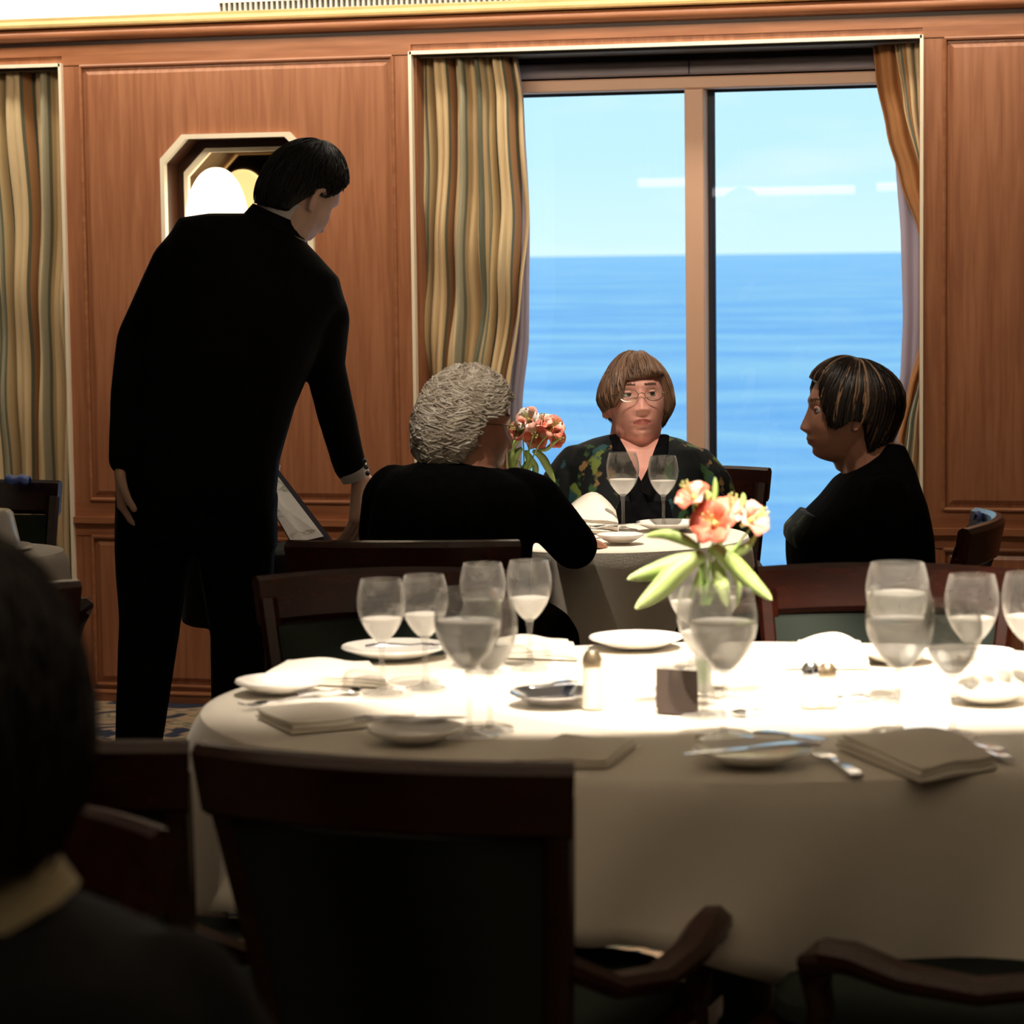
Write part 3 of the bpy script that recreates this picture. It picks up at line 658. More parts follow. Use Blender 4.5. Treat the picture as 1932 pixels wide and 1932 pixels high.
bw = MB().lathe([(0, 0), (.095, 0), (.105, .004), (.100, .010), (.075, .012), (.060, .085), (.052, .092), (0, .092)], n=40)
o = obj('dish_cover', bw, M['china']); o.location = PZ(-22, 1036, TZ+.003); tag(o, 'white flared ceramic cover standing on the side table', 'dish')
def lathe_thing(name, prof, m, loc, label, cat, group=None, n=40):
    o = obj(name, MB().lathe(prof, n=n), m); o.location = loc; return tag(o, label, cat, group)
TT = TZ+.003
plate_prof = lambda r: [(0, .003), (r*.55, .003), (r*.62, .005), (r*.97, .016), (r, .018), (r*.985, .0205), (r*.62, .009), (r*.5, .0065), (0, .0065)]
def plate(px, py, wpx, label, z=TT, m=None, name='plate'):
    p = PZ(px, py, z); D = (p-O).dot(FW); return lathe_thing(name, plate_prof(wpx*mpp(D)/2), m or M['china'], p, label, 'plate')
plate(785, 1398, 190, 'side plate with knife at the front left of the large table')
plate(1420, 1440, 225, 'side plate at the front middle of the large table, knife laid across')
plate(530, 1306, 175, 'plate at the far left end of the large table, cutlery beside it')
plate(745, 1240, 205, 'plate at the back left of the large table behind the wine glasses')
plate(1200, 1222, 180, 'bright round plate at the back middle of the large table')
plate(1042, 1328, 165, 'small silver dish in the middle of the large table', m=M['silver'], name='silver_dish')
plate(1850, 1250, 130, 'plate at the back right of the large table')
plate(1865, 1325, 150, 'white plate right of the candle on the large table')
plate(1690, 1248, 150, 'plate behind the two big goblets at the right of the large table')
plate(1170, 1024, 90, 'plate at the front of the small table by the sleeve of the silver-haired woman')
plate(1262, 1000, 125, 'plate in front of the woman in the leaf-patterned top')

def napkin(corners, label, z=TT, th=.012, layers=3, seed=0, hump=.01):
    r = random.Random(seed); P = [PZ(x, y, z) for x, y in corners]; root = empty('napkin', sum(P, Vector())/4, label=label, cat='napkin')
    n = 10
    for L in range(layers):
        vs = []; fs = []; z0 = z+L*th/layers; s = 1-.035*L; c = sum(P, Vector())/4
        Q = [c+(p-c)*s for p in P]; ox = r.uniform(-.004, .004)
        top = []; bot = []
        for j in range(n+1):
            for i in range(n+1):
                u, v = i/n, j/n; p = (Q[0]*(1-u)+Q[1]*u)*(1-v)+(Q[3]*(1-u)+Q[2]*u)*v
                h = hump*math.sin(math.pi*u)*math.sin(math.pi*v)+.0015*math.sin(9*u+4*v+seed)
                edge = min(u, v, 1-u, 1-v); e_ = -th/layers*.35 if edge == 0 else 0
                top.append(Vector((p.x+ox, p.y, z0+th/layers+h+e_))); bot.append(Vector((p.x+ox, p.y, z0+.0005+(h if L else 0))))
        N = n+1; vs = top+bot; T = N*N
        for j in range(n):
            for i in range(n): k = j*N+i; fs += [(k, k+1, k+N+1, k+N), (T+k, T+k+N, T+k+N+1, T+k+1)]
        for i in range(n):
            fs += [(i, T+i, T+i+1, i+1), (n*N+i, n*N+i+1, T+n*N+i+1, T+n*N+i), (i*N, (i+1)*N, T+(i+1)*N, T+i*N), (i*N+n, T+i*N+n, T+(i+1)*N+n, (i+1)*N+n)]
        m = MB(); m.add(vs, fs); obj('fold', m, M['cloth'], root, ang=50)
    return root
napkin([(488, 1288), (735, 1298), (700, 1262), (535, 1256)], 'folded napkin at the far left of the large table', th=.014, seed=1, hump=.012)
napkin([(545, 1386), (800, 1362), (705, 1342), (478, 1352)], 'folded napkin at the left, behind the front left side plate', th=.016, seed=2)
napkin([(958, 1448), (1150, 1450), (1205, 1408), (1060, 1398)], 'folded napkin at the front edge between the two front side plates', seed=3)
napkin([(1740, 1478), (1885, 1452), (1800, 1402), (1578, 1410)], 'folded napkin at the front right, beside the candle', th=.020, seed=4, hump=.022)
napkin([(1480, 1262), (1640, 1262), (1625, 1226), (1500, 1226)], 'puffed napkin at the back edge right of the vase', th=.02, seed=5, hump=.024)
napkin([(1800, 1310), (1960, 1318), (1950, 1272), (1830, 1266)], 'napkin at the right edge of the large table', th=.02, seed=6, hump=.02)
napkin([(905, 1240), (1090, 1246), (1080, 1220), (930, 1216)], 'napkin at the back edge behind the tall wine glasses', th=.014, seed=8, hump=.014)
napkin([(1062, 1000), (1170, 1012), (1160, 965), (1075, 958)], 'crumpled white napkin on the small table by the sleeve of the silver-haired woman', th=.035, seed=7, hump=.04)

def cutlery(kind, a, b, label, z=TT, lift=0.0, bend=0):
    A = PZ(*a, z); B = PZ(*b, z); A.z += lift; B.z += lift; d = (B-A); L = d.length; d.normalize(); s = d.cross(UP)
    root = empty(kind, A, label=label, cat='cutlery')
    f = lambda t, h=0: A+d*L*t+UP*h
    hd = MB().sweep([f(0, .004), f(.1, .005), f(.3, .006), f(.52, .005)], [.016, .019, .014, .008], [.004, .006, .006, .004], UP); obj('handle', hd, M['silver'], root)
    if kind == 'knife': hb = MB().sweep([f(.5, .005), f(.6, .005), f(.9, .004), f(1, .004)], [.009, .018, .018, .006], [.003, .002, .0016, .0014], UP); obj('blade', hb, M['silver'], root)
    elif kind == 'fork':
        hb = MB().sweep([f(.5, .005), f(.66, .007), f(.72, .006), f(.80, .005)], [.007, .012, .023, .024], [.003, .003, .003, .003], UP)
        for k in range(4): hb.sweep([f(.79, .005)+s*(-.0095+.0063*k), f(.9, .004)+s*(-.0095+.0063*k), f(1, .008)+s*(-.009+.006*k)], [.004, .0035, .002], .0022, UP)
        obj('tines', hb, M['silver'], root)
    else:
        rings = [];
        hb = MB().sweep([f(.5, .005), f(.66, .007), f(.74, .005), f(.84, .003), f(.94, .004), f(1, .007)], [.007, .012, .030, .038, .030, .008], [.003]*6, UP); obj('bowl', hb, M['silver'], root)
    return root
cutlery('knife', (668, 1388), (880, 1384), 'knife laid across the front left side plate', lift=.019)
cutlery('knife', (1545, 1436), (1290, 1456), 'knife resting across the front middle side plate', lift=.019)
cutlery('knife', (1425, 1414), (1560, 1428), 'second knife behind the front middle side plate', lift=.019)
cutlery('fork', (1618, 1470), (1545, 1425), 'fork beside the front middle side plate, handle to the right')
cutlery('spoon', (560, 1316), (680, 1306), 'spoon by the plate at the far left end of the large table')
cutlery('fork', (600, 1322), (455, 1338), 'fork in front of the plate at the far left end')
cutlery('fork', (690, 1246), (850, 1244), 'fork on the plate at the back left', lift=.019)
cutlery('knife', (1890, 1425), (1790, 1400), 'knife at the right edge behind the folded napkin')
cutlery('spoon', (1905, 1440), (1830, 1414), 'spoon at the right edge of the large table')
cutlery('knife', (1085, 1315), (1000, 1326), 'small knife on the silver dish', lift=.019)
cutlery('fork', (1640, 1320), (1560, 1324), 'fork between the shakers and the goblets')
cutlery('knife', (1120, 1014), (1205, 1004), 'knife on the plate at the front of the small table', lift=.019)
cutlery('spoon', (1435, 1345), (1385, 1350), 'teaspoon right of the dark tent card')

# stemware -----------------------------------------------------------
def build_glass(h, rb, name, water=0.0):
    """h total height, rb the bowl's widest radius"""
    r = empty(name, (0, 0, 0), cat='glass')
    bh = h*.56; zb = h-bh; t = .0011
    def rad(u):            # u 0 bottom of bowl, 1 rim
        return rb*(math.sin(min(1, u/.66+.03)**.80*math.pi/2)**.92*(1 if u < .66 else 1-.17*((u-.66)/.34)**1.7))
    outer = [(max(.004, rad(k/18)), zb+bh*k/18) for k in range(19)]
    inner = [(max(.0, a-t), z+(t*2 if i == 0 else 0)) for i, (a, z) in enumerate(outer)][::-1]; inner[-1] = (0, zb+.004)
    lobj('bowl', MB().lathe([(0, zb-.001)]+outer+inner, n=40), M['glass'], r)
    lobj('stem', MB().lathe([(.0, .004), (.007, .006), (.0042, .02), (.0036, zb*.5), (.0042, zb*.85), (.0065, zb+.001), (0, zb+.001)], n=16), M['glass'], r)
    rf = rb*.86; lobj('foot', MB().lathe([(0, 0), (rf, 0), (rf, .0016), (rf*.5, .004), (.007, .0085), (0, .0085)], n=36), M['glass'], r)
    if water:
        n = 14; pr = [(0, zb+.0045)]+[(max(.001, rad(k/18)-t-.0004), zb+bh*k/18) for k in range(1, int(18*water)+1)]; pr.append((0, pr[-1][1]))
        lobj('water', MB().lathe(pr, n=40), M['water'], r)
    return r
GL = {'s': build_glass(.176, .037, 'wine_glass', .42), 'l': build_glass(.206, .047, 'water_goblet', .64), 'm': build_glass(.188, .040, 'wine_glass', .40)}
used = set()
def glass(kind, px, top, foot, label, z=TT):
    """the glass stands where its foot is seen at pixel (px, foot) on the table"""
    p = PZ(px, foot, z)
    if kind in used: return dup(GL[kind], p, 0, label)
    used.add(kind); GL[kind].location = p; return tag(GL[kind], label)
glass('s', 722, 1095, 1308, 'wine glass standing leftmost on the large table')
glass('s', 803, 1082, 1298, 'second wine glass from the left on the large table')
glass('s', 913, 1060, 1268, 'wine glass behind the big goblet, below the silver-haired woman')
glass('s', 1000, 1057, 1262, 'wine glass right of centre of the left group, against the dark sweater')
glass('l', 886, 1120, 1388, 'big goblet standing in front of the left group of glasses')
glass('m', 925, 1135, 1380, 'stemmed glass close behind the big goblet of the left group')
glass('s', 1303, 1060, 1270, 'stemmed glass behind the flower vase, left of its stems')
glass('s', 1360, 1060, 1262, 'stemmed glass behind the flower vase, right of its stems')
glass('l', 1366, 1145, 1392, 'big goblet in front of the flower vase')
glass('m', 1330, 1150, 1352, 'stemmed glass between the tent card and the front goblet')
glass('l', 1693, 1070, 1322, 'tallest goblet of the right group, rim highest against the dark chair')
glass('l', 1698, 1140, 1388, 'front goblet of the right group, left of the candle')
glass('m', 1833, 1103, 1322, 'wine glass behind the candle in the right group')
glass('m', 1797, 1152, 1390, 'front wine glass just right of the candle')
glass('m', 1940, 1113, 1318, 'wine glass cut by the right edge of the picture')
glass('m', 1176, 883, 1000, 'water glass on the small table, left of the other, before the patterned top')
glass('s', 1252, 885, 996, 'wine glass on the small table under the patterned top, the right one')

# candle, shakers, cards
p = PZ(1746, 1398, TT); o = empty('candle_holder', p, label='round frosted white candle holder between the goblets at the right', cat='candle')
lobj('globe', MB().lathe([(.0, 0), (.018, 0), (.026, .008), (.033, .03), (.0345, .05), (.032, .072), (.025, .088), (.019, .094), (.017, .093), (.023, .086), (.030, .07), (.0325, .05), (.031, .03), (.024, .01), (0, .006)], n=40), M['candle'], o)
def shaker(px, py, h, label, capm=M['brasscap']):
    p = PZ(px, py, TT); o = empty('shaker', p, label=label, cat='shaker')
    lobj('body', MB().lathe([(0, 0), (.015, 0), (.0165, .003), (.0145, h*.35), (.0135, h*.72), (0, h*.72)], n=24), M['saltglass'], o)
    lobj('cap', MB().lathe([(.0138, h*.72), (.0145, h*.76), (.0135, h*.9), (.008, h), (0, h)], n=24), capm, o)
shaker(1118, 1336, .086, 'single salt shaker left of the dark tent card')
shaker(1530, 1334, .066, 'left one of the pair of shakers left of the right goblets', M['silver'])
shaker(1561, 1333, .064, 'right one of the pair of shakers, with the darker cap')
# dark tent card
a = PZ(1240, 1345, TT); b = PZ(1318, 1350, TT); w = (b-a); back = FW*.045
o = empty('tent_card', (a+b)/2, label='small dark brown tent card beside the flower vase', cat='card')
for nm, base in (('front_leaf', 0), ('back_leaf', 1)):
    q0, q1 = (a+back*base, b+back*base); top0, top1 = a+back*.5+UP*.062, b+back*.5+UP*.062; nrm = (back.normalized()*(1 if base else -1))*.001
    mb = MB(); mb.loft([[q0, q1, top1, top0], [q0+nrm, q1+nrm, top1+nrm, top0+nrm]]); obj(nm, mb, M['card'], o, smooth=False)
# cream card held on the small table
a = PZ(1133, 975, TT); o = empty('table_card', a, label='slim cream card standing by the left water glass on the small table', cat='card')
mb = MB(); mb.box(a+UP*.048, (.020, .004, .095), Matrix.Rotation(YAW, 3, 'Z')@Matrix.Rotation(.06, 3, 'X')); obj('card', mb, mat('cream_card', (.80, .66, .45), .6), o, smooth=False)
mb = MB(); mb.box(a+UP*.003, (.026, .02, .006), Matrix.Rotation(YAW, 3, 'Z')); obj('foot', mb, M['silver'], o, smooth=False)

# ------------------------------------------------------------------ flowers
def blade(root, pts, wid, mt, name='leaf', fold=.2):
    pts = [Vector(p) for p in pts]; P = []; n = 14
    for i in range(n+1):      # Catmull / bezier-like resample
        u = i/n*(len(pts)-1); k = min(int(u), len(pts)-2); f = u-k
        p0 = pts[max(k-1, 0)]; p1 = pts[k]; p2 = pts[k+1]; p3 = pts[min(k+2, len(pts)-1)]
        P.append(.5*((2*p1)+(p2-p0)*f+(2*p0-5*p1+4*p2-p3)*f*f+(3*p1-p0-3*p2+p3)*f**3))
    vs = []; fs = []
    for i, p in enumerate(P):
        t = (P[min(i+1, n)]-P[max(i-1, 0)]).normalized(); s = t.cross(FW); s = s.normalized() if s.length > 1e-4 else RT
        nn = s.cross(t); w = wid*math.sin(math.pi*min(1, (i/n*.93+.07)))**.75*.5
        vs += [p-s*w-nn*w*fold, p, p+s*w-nn*w*fold*.6, p+nn*.0012]
    for i in range(n):
        for k in range(4): l = (k+1) % 4; fs.append((i*4+k, i*4+l, (i+1)*4+l, (i+1)*4+k))
    fs += [(0, 1, 2, 3), (n*4+3, n*4+2, n*4+1, n*4)]
    mb = MB(); mb.add(vs, fs); return obj(name, mb, mt, root, ang=None)
def blossom(root, c, axis, size, m1, m2):
    c = Vector(c); ax = Vector(axis).normalized(); a = ax.orthogonal().normalized(); b = ax.cross(a)
    core = obj('blossom', MB().tube([c-ax*size*.55, c-ax*size*.2, c], [size*.06, size*.10, size*.07], 8), M['bud'], root)
    for k in range(6):
        th = 2*math.pi*k/6+.3; d = a*math.cos(th)+b*math.sin(th); s = ax.cross(d); wmax = size*(.34 if k % 2 else .27); vs = []; fs = []; n = 7
        for i in range(n+1):
            u = i/n; p = c-ax*size*.25+d*size*(.08+.52*u**1.1)+ax*size*(.55*u-.28*u*u*u+.0)
            w = wmax*math.sin(math.pi*min(1, u*.86+.10))**.8
            vs += [p-s*w+ax*w*.25, p-ax*.0008, p+s*w+ax*w*.25]
        for i in range(n):
            q = i*3; fs += [(q, q+1, q+4, q+3), (q+1, q+2, q+5, q+4)]
        mb = MB(); mb.add(vs, fs); o = obj('petal', mb, m1 if k % 2 else m2, core, ang=None, fix=False)
        sdm = o.modifiers.new('thickness', 'SOLIDIFY'); sdm.thickness = .0008
    mb = MB()
    for k in range(5):
        th = 1.26*k; d = a*math.cos(th)+b*math.sin(th); mb.tube([c, c+ax*size*.3+d*size*.07, c+ax*size*.5+d*size*.12], .0009, 5)
        mb.cap(c+ax*size*.5+d*size*.12, c+ax*size*.52+d*size*.12, .0018, .0018, 6)
    obj('stamens', mb, M['bud'], core)
def vase(base, h, label, r=.018):
    o = empty('vase', base, label=label, cat='vase')
    pr = [(0, .0), (r*1.1, 0), (r*1.15, .004), (r*.9, .015), (r*.75, h*.3), (r*.85, h*.7), (r*1.15, h), (r*1.08, h), (r*.78, h*.7), (r*.66, h*.3), (r*.7, .02), (0, .012)]
    lobj('body', MB().lathe(pr, n=28), M['glass'], o)
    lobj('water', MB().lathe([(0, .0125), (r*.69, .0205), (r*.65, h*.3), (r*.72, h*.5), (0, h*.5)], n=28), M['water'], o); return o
VB = PZ(1328, 1328, TT); VD = (VB-O).dot(FW)
vase(VB, .15, 'slim clear glass bud vase in the middle of the large table')
fl = empty('flower_arrangement', VB+UP*.02, label='coral alstroemeria with long pale leaves on the large table', cat='flowers')
mouth = PD(1330, 1120, VD)
def V(px, py, dd=0.0): return PD(px, py, VD+dd)
B0 = V(1327, 1290)
for k, (x, y, dd) in enumerate([(1307, 945, 0), (1352, 985, -.01), (1425, 985, .02), (1380, 975, .03), (1330, 1050, .02)]):
    obj('stem', MB().tube([B0+RT*.003*(k-2), V(1326+k*2, 1160), V((x+1330)/2, (y+1090)/2+10, dd*.5), V(x, y, dd)], [.0022, .002, .0018, .0014], 7), M['stem'], fl)
blossom(fl, V(1306, 935, -.01), (-.35, -.55, .75), .048, M['petal'], M['petal2'])
blossom(fl, V(1345, 985, -.02), (-.1, -.9, .35), .060, M['petal'], M['petal'])
blossom(fl, V(1378, 962, .02), (.25, -.45, .85), .050, M['petal'], M['petal2'])
blossom(fl, V(1422, 978, .01), (.75, -.45, .45), .050, M['petal2'], M['petal2'])
for x0, y0, x1, y1, w in ((1345, 955, 1349, 900, .009), (1398, 960, 1402, 930, .010), (1335, 945, 1332, 925, .012)): blade(fl, [V(x0, y0), V((x0+x1)/2+2, (y0+y1)/2), V(x1, y1)], w, M['bud' if x0 == 1335 else 'leafpale'], 'bud')
LV = [([(1330, 1050), (1285, 1062), (1235, 1078), (1183, 1092)], .030), ([(1325, 1045), (1280, 1075), (1240, 1115), (1198, 1148)], .034), ([(1340, 1030), (1375, 1055), (1420, 1100), (1457, 1132)], .027),
      ([(1320, 1035), (1290, 1018), (1255, 1008), (1216, 1012)], .018), ([(1345, 1060), (1358, 1090), (1364, 1120), (1372, 1145)], .024), ([(1335, 1040), (1372, 1040), (1405, 1035), (1428, 1008)], .016),
      ([(1352, 1050), (1382, 1075), (1394, 1100), (1390, 1150)], .012), ([(1330, 1060), (1322, 1090), (1312, 1115), (1300, 1130)], .016), ([(1340, 1045), (1355, 1030), (1362, 1005), (1366, 985)], .010)]
for k, (pts, w) in enumerate(LV):
    dd = (-.03, -.045, -.03, .03, -.02, .03, .01, .02, 0)[k]
    blade(fl, [V(x, y, dd*i/3) for i, (x, y) in enumerate(pts)], w, M['leafpale'])
# flowers on the small table
D2 = 6.62
VB2 = PD(985, 1010, D2); VB2.z = TT
def V2(px, py, dd=0.0): return PD(px, py, D2+dd)
vase(VB2, .14, 'glass bud vase on the small table, half hidden by the silver-haired woman', .02)
f2 = empty('flower_arrangement', VB2+UP*.02, label='pink and white alstroemeria on the small table beside the silver-haired woman\'s face', cat='flowers')
for k, (x, y) in enumerate([(985, 800), (1010, 810), (1040, 812), (1000, 840), (968, 870)]):
    obj('stem', MB().tube([VB2+UP*.03+RT*.003*(k-2), V2(990, 900), V2((x+990)/2, (y+870)/2), V2(x, y)], [.0022, .002, .0018, .0014], 7), M['stem'], f2)
for x, y, ax, s, m1, m2 in ((996, 790, (-.1, -.9, .5), .055, 'petal2', 'china'), (1012, 822, (.1, -.95, .1), .060, 'petal', 'petal2'), (978, 812, (-.4, -.8, .3), .05, 'petal', 'petal2'), (1042, 805, (.6, -.6, .5), .058, 'petal', 'petal2'), (1050, 826, (.7, -.6, -.1), .045, 'petal', 'petal'), (1022, 796, (.2, -.5, .8), .045, 'petal2', 'petal')):
    blossom(f2, V2(x, y, .01), ax, s, M[m1], M[m2])
for pts, w in (([(1005, 850), (1022, 862), (1035, 885), (1048, 912)], .020), ([(985, 845), (972, 860), (968, 880), (975, 905)], .022), ([(990, 850), (1000, 870), (985, 890), (968, 898)], .022), ([(980, 830), (968, 840), (964, 860), (962, 890)], .018), ([(1010, 850), (1030, 848), (1045, 835), (1056, 828)], .010), ([(1000, 860), (1010, 880), (1008, 900), (1000, 920)], .016)):
    blade(f2, [V2(x, y) for x, y in pts], w, M['leafpale'])

# ------------------------------------------------------------------ people
def bake(name, mb, voxel, m, parent, smooth=2, extra=None, fac=.5):
    me = mb.mesh('tmp'); o = bpy.data.objects.new('tmp', me); C.objects.link(o)
    r = o.modifiers.new('r', 'REMESH'); r.mode = 'VOXEL'; r.voxel_size = voxel; r.use_smooth_shade = True
    if smooth: s = o.modifiers.new('s', 'SMOOTH'); s.factor = fac; s.iterations = smooth
    dg = bpy.context.evaluated_depsgraph_get(); ev = o.evaluated_get(dg); nm = bpy.data.meshes.new_from_object(ev); bpy.data.objects.remove(o)
    nm.name = name; nm.materials.clear(); nm.materials.append(m)
    if extra: extra(nm)
    for p in nm.polygons: p.use_smooth = True
    return obj(name, nm, None, parent, smooth=False)
def head_pts(s=1.0, fem=False):
    N, K = 120, 150; V_ = []; g = lambda x, c, w: math.exp(-((x-c)/w)**2)
    for i in range(N+1):
        th = math.pi*i/N; cz = math.cos(th); sz = math.sin(th)
        for j in range(K):
            ph = 2*math.pi*j/K; se = sz if cz > 0 else sz**.72
            nx, ny = math.cos(ph), math.sin(ph); x = .075*se*nx; y = .096*se*ny; z = .118*cz
            if cz < 0:
                k = (-cz)**1.3; x *= 1-.20*k
                if ny > 0: y *= 1-.40*k
            if ny < 0:
                ax = abs(x); d = 0
                y *= 1-.05*g(z, .01, .03)
                up = 0
                if -.046 < z < .026:
                    up = (.026-z)/.058 if z > -.032 else max(0, (z+.046)/.014)
                    up = min(1, up)
                sx = .0075+.006*up; d += .021*up*g(x, 0, sx)
                d += .007*g(ax, .0135, .006)*g(z, -.034, .008)
                d += .006*g(z, .036, .010)*g(ax, .026, .022)
                d -= .010*g(ax, .031, .014)*g(z, .014, .010)
                d += .007*g(ax, .043, .020)*g(z, -.022, .020)
                d += .0075*g(x, 0, .020)*g(z, -.0565, .0045)+.0085*g(x, 0, .018)*g(z, -.068, .005)-.0055*g(z, -.062, .0022)*g(x, 0, .024)
                d -= .004*g(z, -.079, .005)*g(x, 0, .02); d += .016*g(x, 0, .024)*g(z, -.098, .018)
                d += .006*g(ax, .0, .05)*g(z, -.06, .03)
                y -= d
            V_.append(Vector((x, y, z))*s)
    F_ = []
    for i in range(N):
        for j in range(K): l = (j+1) % K; F_.append((i*K+j, i*K+l, (i+1)*K+l, (i+1)*K+j))
    return V_, F_
HV, HF = head_pts()
def head_matrix(c, fwd, up=(0, 0, 1), s=1.0):
    f = Vector(fwd).normalized(); u = Vector(up); u = (u-f*u.dot(f)).normalized(); y = -f; x = y.cross(u)
    return Matrix.Translation(c) @ Matrix((x, y, u)).transposed().to_4x4() @ Matrix.Scale(s, 4)
def add_head(mb, H, ears=True):
    mb.add([H@v for v in HV], HF)
    if ears:
        for s in (-1, 1):
            c = Vector((s*.077, .010, -.004)); pts = []
            for k in range(11):
                a = -2.2+4.6*k/10; pts.append(H@(c+Vector((s*(.006+.006*math.cos(a*.5)), -.004-.015*math.cos(a+math.pi), .030*math.sin(a)))))
            mb.tube(pts, [.0035]+[.0045]*9+[.005], 8); mb.cap(H@(c+Vector((0, -.004, -.026))), H@(c+Vector((s*.004, .006, .018))), .007, .009, 10)
def add_hand(mb, wrist, d, nrm, side, curl=.5, s=1.0):
    """palm from wrist along d; nrm = back of the hand; side = +1/-1 where the thumb leaves"""
    w = Vector(wrist); d = Vector(d).normalized(); n = Vector(nrm); n = (n-d*n.dot(d)).normalized(); t = d.cross(n)*side
    for k in range(4):
        off = (.030-.019*k)*s; mb.cap(w+t*off*.55+d*.012*s, w+t*off+d*.085*s, .014*s, .0115*s, 10)
    L = ((.036, .024, .018), (.042, .028, .020), (.039, .026, .019), (.031, .020, .017))
    for k in range(4):
        off = (.030-.019*k)*s; p = w+t*off+d*.086*s; a = .25+.1*k*.5; dirv = d
        for j in range(3):
            a += curl*(.55 if j else .35); dirv = (d*math.cos(a)-n*math.sin(a)); q = p+dirv*L[k][j]*s
            mb.cap(p, q, (.0088-.0008*j)*s, (.0082-.0010*j)*s, 10); p = q
    p = w+t*.022*s+d*.020*s; q = p+(t*.75+d*.6-n*.25).normalized()*.042*s; mb.cap(p, q, .013*s, .0105*s, 10)
    r = q+(t*.35+d*.9-n*.35).normalized()*.030*s; mb.cap(q, r, .0105*s, .0088*s, 10); mb.cap(r, r+(d*.9-n*.5).normalized()*.022*s, .0088*s, .0078*s, 10)
def lip_brow(H, lips=True, brows=True):
    Hi = H.inverted()
    def f(me):
        me.materials.append(M['lip']); me.materials.append(M['brow'])
        for p in me.polygons:
            c = Hi@p.center
            if c.y > -.05: continue
            ax = abs(c.x)
            if lips and ax < .024 and abs(c.z+.0610+4*ax*ax) < .0062*(1-(ax/.026)**2)+.001: p.material_index = 1
            elif brows and .012 < ax < .046 and abs(c.z-.037-.10*(ax-.012)+2.4*(ax-.03)**2) < .0035: p.material_index = 2
    return f
def eyes(H, parent, look=(0, -1, 0)):
    for s in (-1, 1):
        c = Vector((s*.031, -.0710, .0135)); mb = MB().lathe([(0, -.0118)]+[(.0118*math.sin(a), -.0118*math.cos(a)) for a in [math.pi*k/12 for k in range(1, 12)]]+[(0, .0118)], n=20)
        e = obj('eye', MB().add([H@(c+Vector(v)) for v in mb.v], mb.f), M['eyewhite'], parent)
        L = Vector(look).normalized(); ir = MB(); a = L.orthogonal().normalized(); b = L.cross(a); rings = []
        for rr, dd in ((.0005, .0128), (.003, .0126), (.0062, .0109), (.0062, .0095)): rings.append([H@(c+L*dd+(a*math.cos(2*math.pi*k/16)+b*math.sin(2*math.pi*k/16))*rr) for k in range(16)])
        obj('iris', ir.loft(rings), M['iris'], e)
        # eyelids
        lid = MB(); rings = []
        for k in range(9):
            az = -1.15+2.3*k/8; row = []
            for q_ in range(5):
                el = .30+.55*q_/4; row.append(H@(c+Vector((math.sin(az)*math.cos(el), -math.cos(az)*math.cos(el), math.sin(el)))*.0130))
            rings.append(row)
        lid.loft(rings, cap=False, closed=False); lo = obj('eyelid', lid, M['skin'], parent, ang=None, fix=False); sd_ = lo.modifiers.new('t', 'SOLIDIFY'); sd_.thickness = .0012
def sec(xl, yl, xr, yr, D, dep, n=26, shift=0.0, ex=.8):
    """body cross-section: from left pixel to right pixel at distance D, half-depth dep"""
    A = PD(xl, yl, D); B = PD(xr, yr, D); c = (A+B)/2; a = (B-A)/2; nrm = FW; out = []
    for k in range(n):
        th = 2*math.pi*k/n; ca, sa = math.cos(th), math.sin(th)
        out.append(c + a*(abs(ca)**ex*(1 if ca > 0 else -1)) + nrm*(dep*abs(sa)**ex*(1 if sa > 0 else -1)+shift))
    return out
def shrink(rings, k, d=None):
    out = []
    for r in rings:
        c = sum(r, Vector())/len(r); out.append([c+(p-c)*k for p in r])
    return out
def hair_coords(crown, fwd=(0, -1, 0)):
    Cx = Vector(crown).normalized(); Fv = Vector(fwd); Fv = (Fv-Cx*Fv.dot(Cx)).normalized(); S = Cx.cross(Fv); return Cx, Fv, S
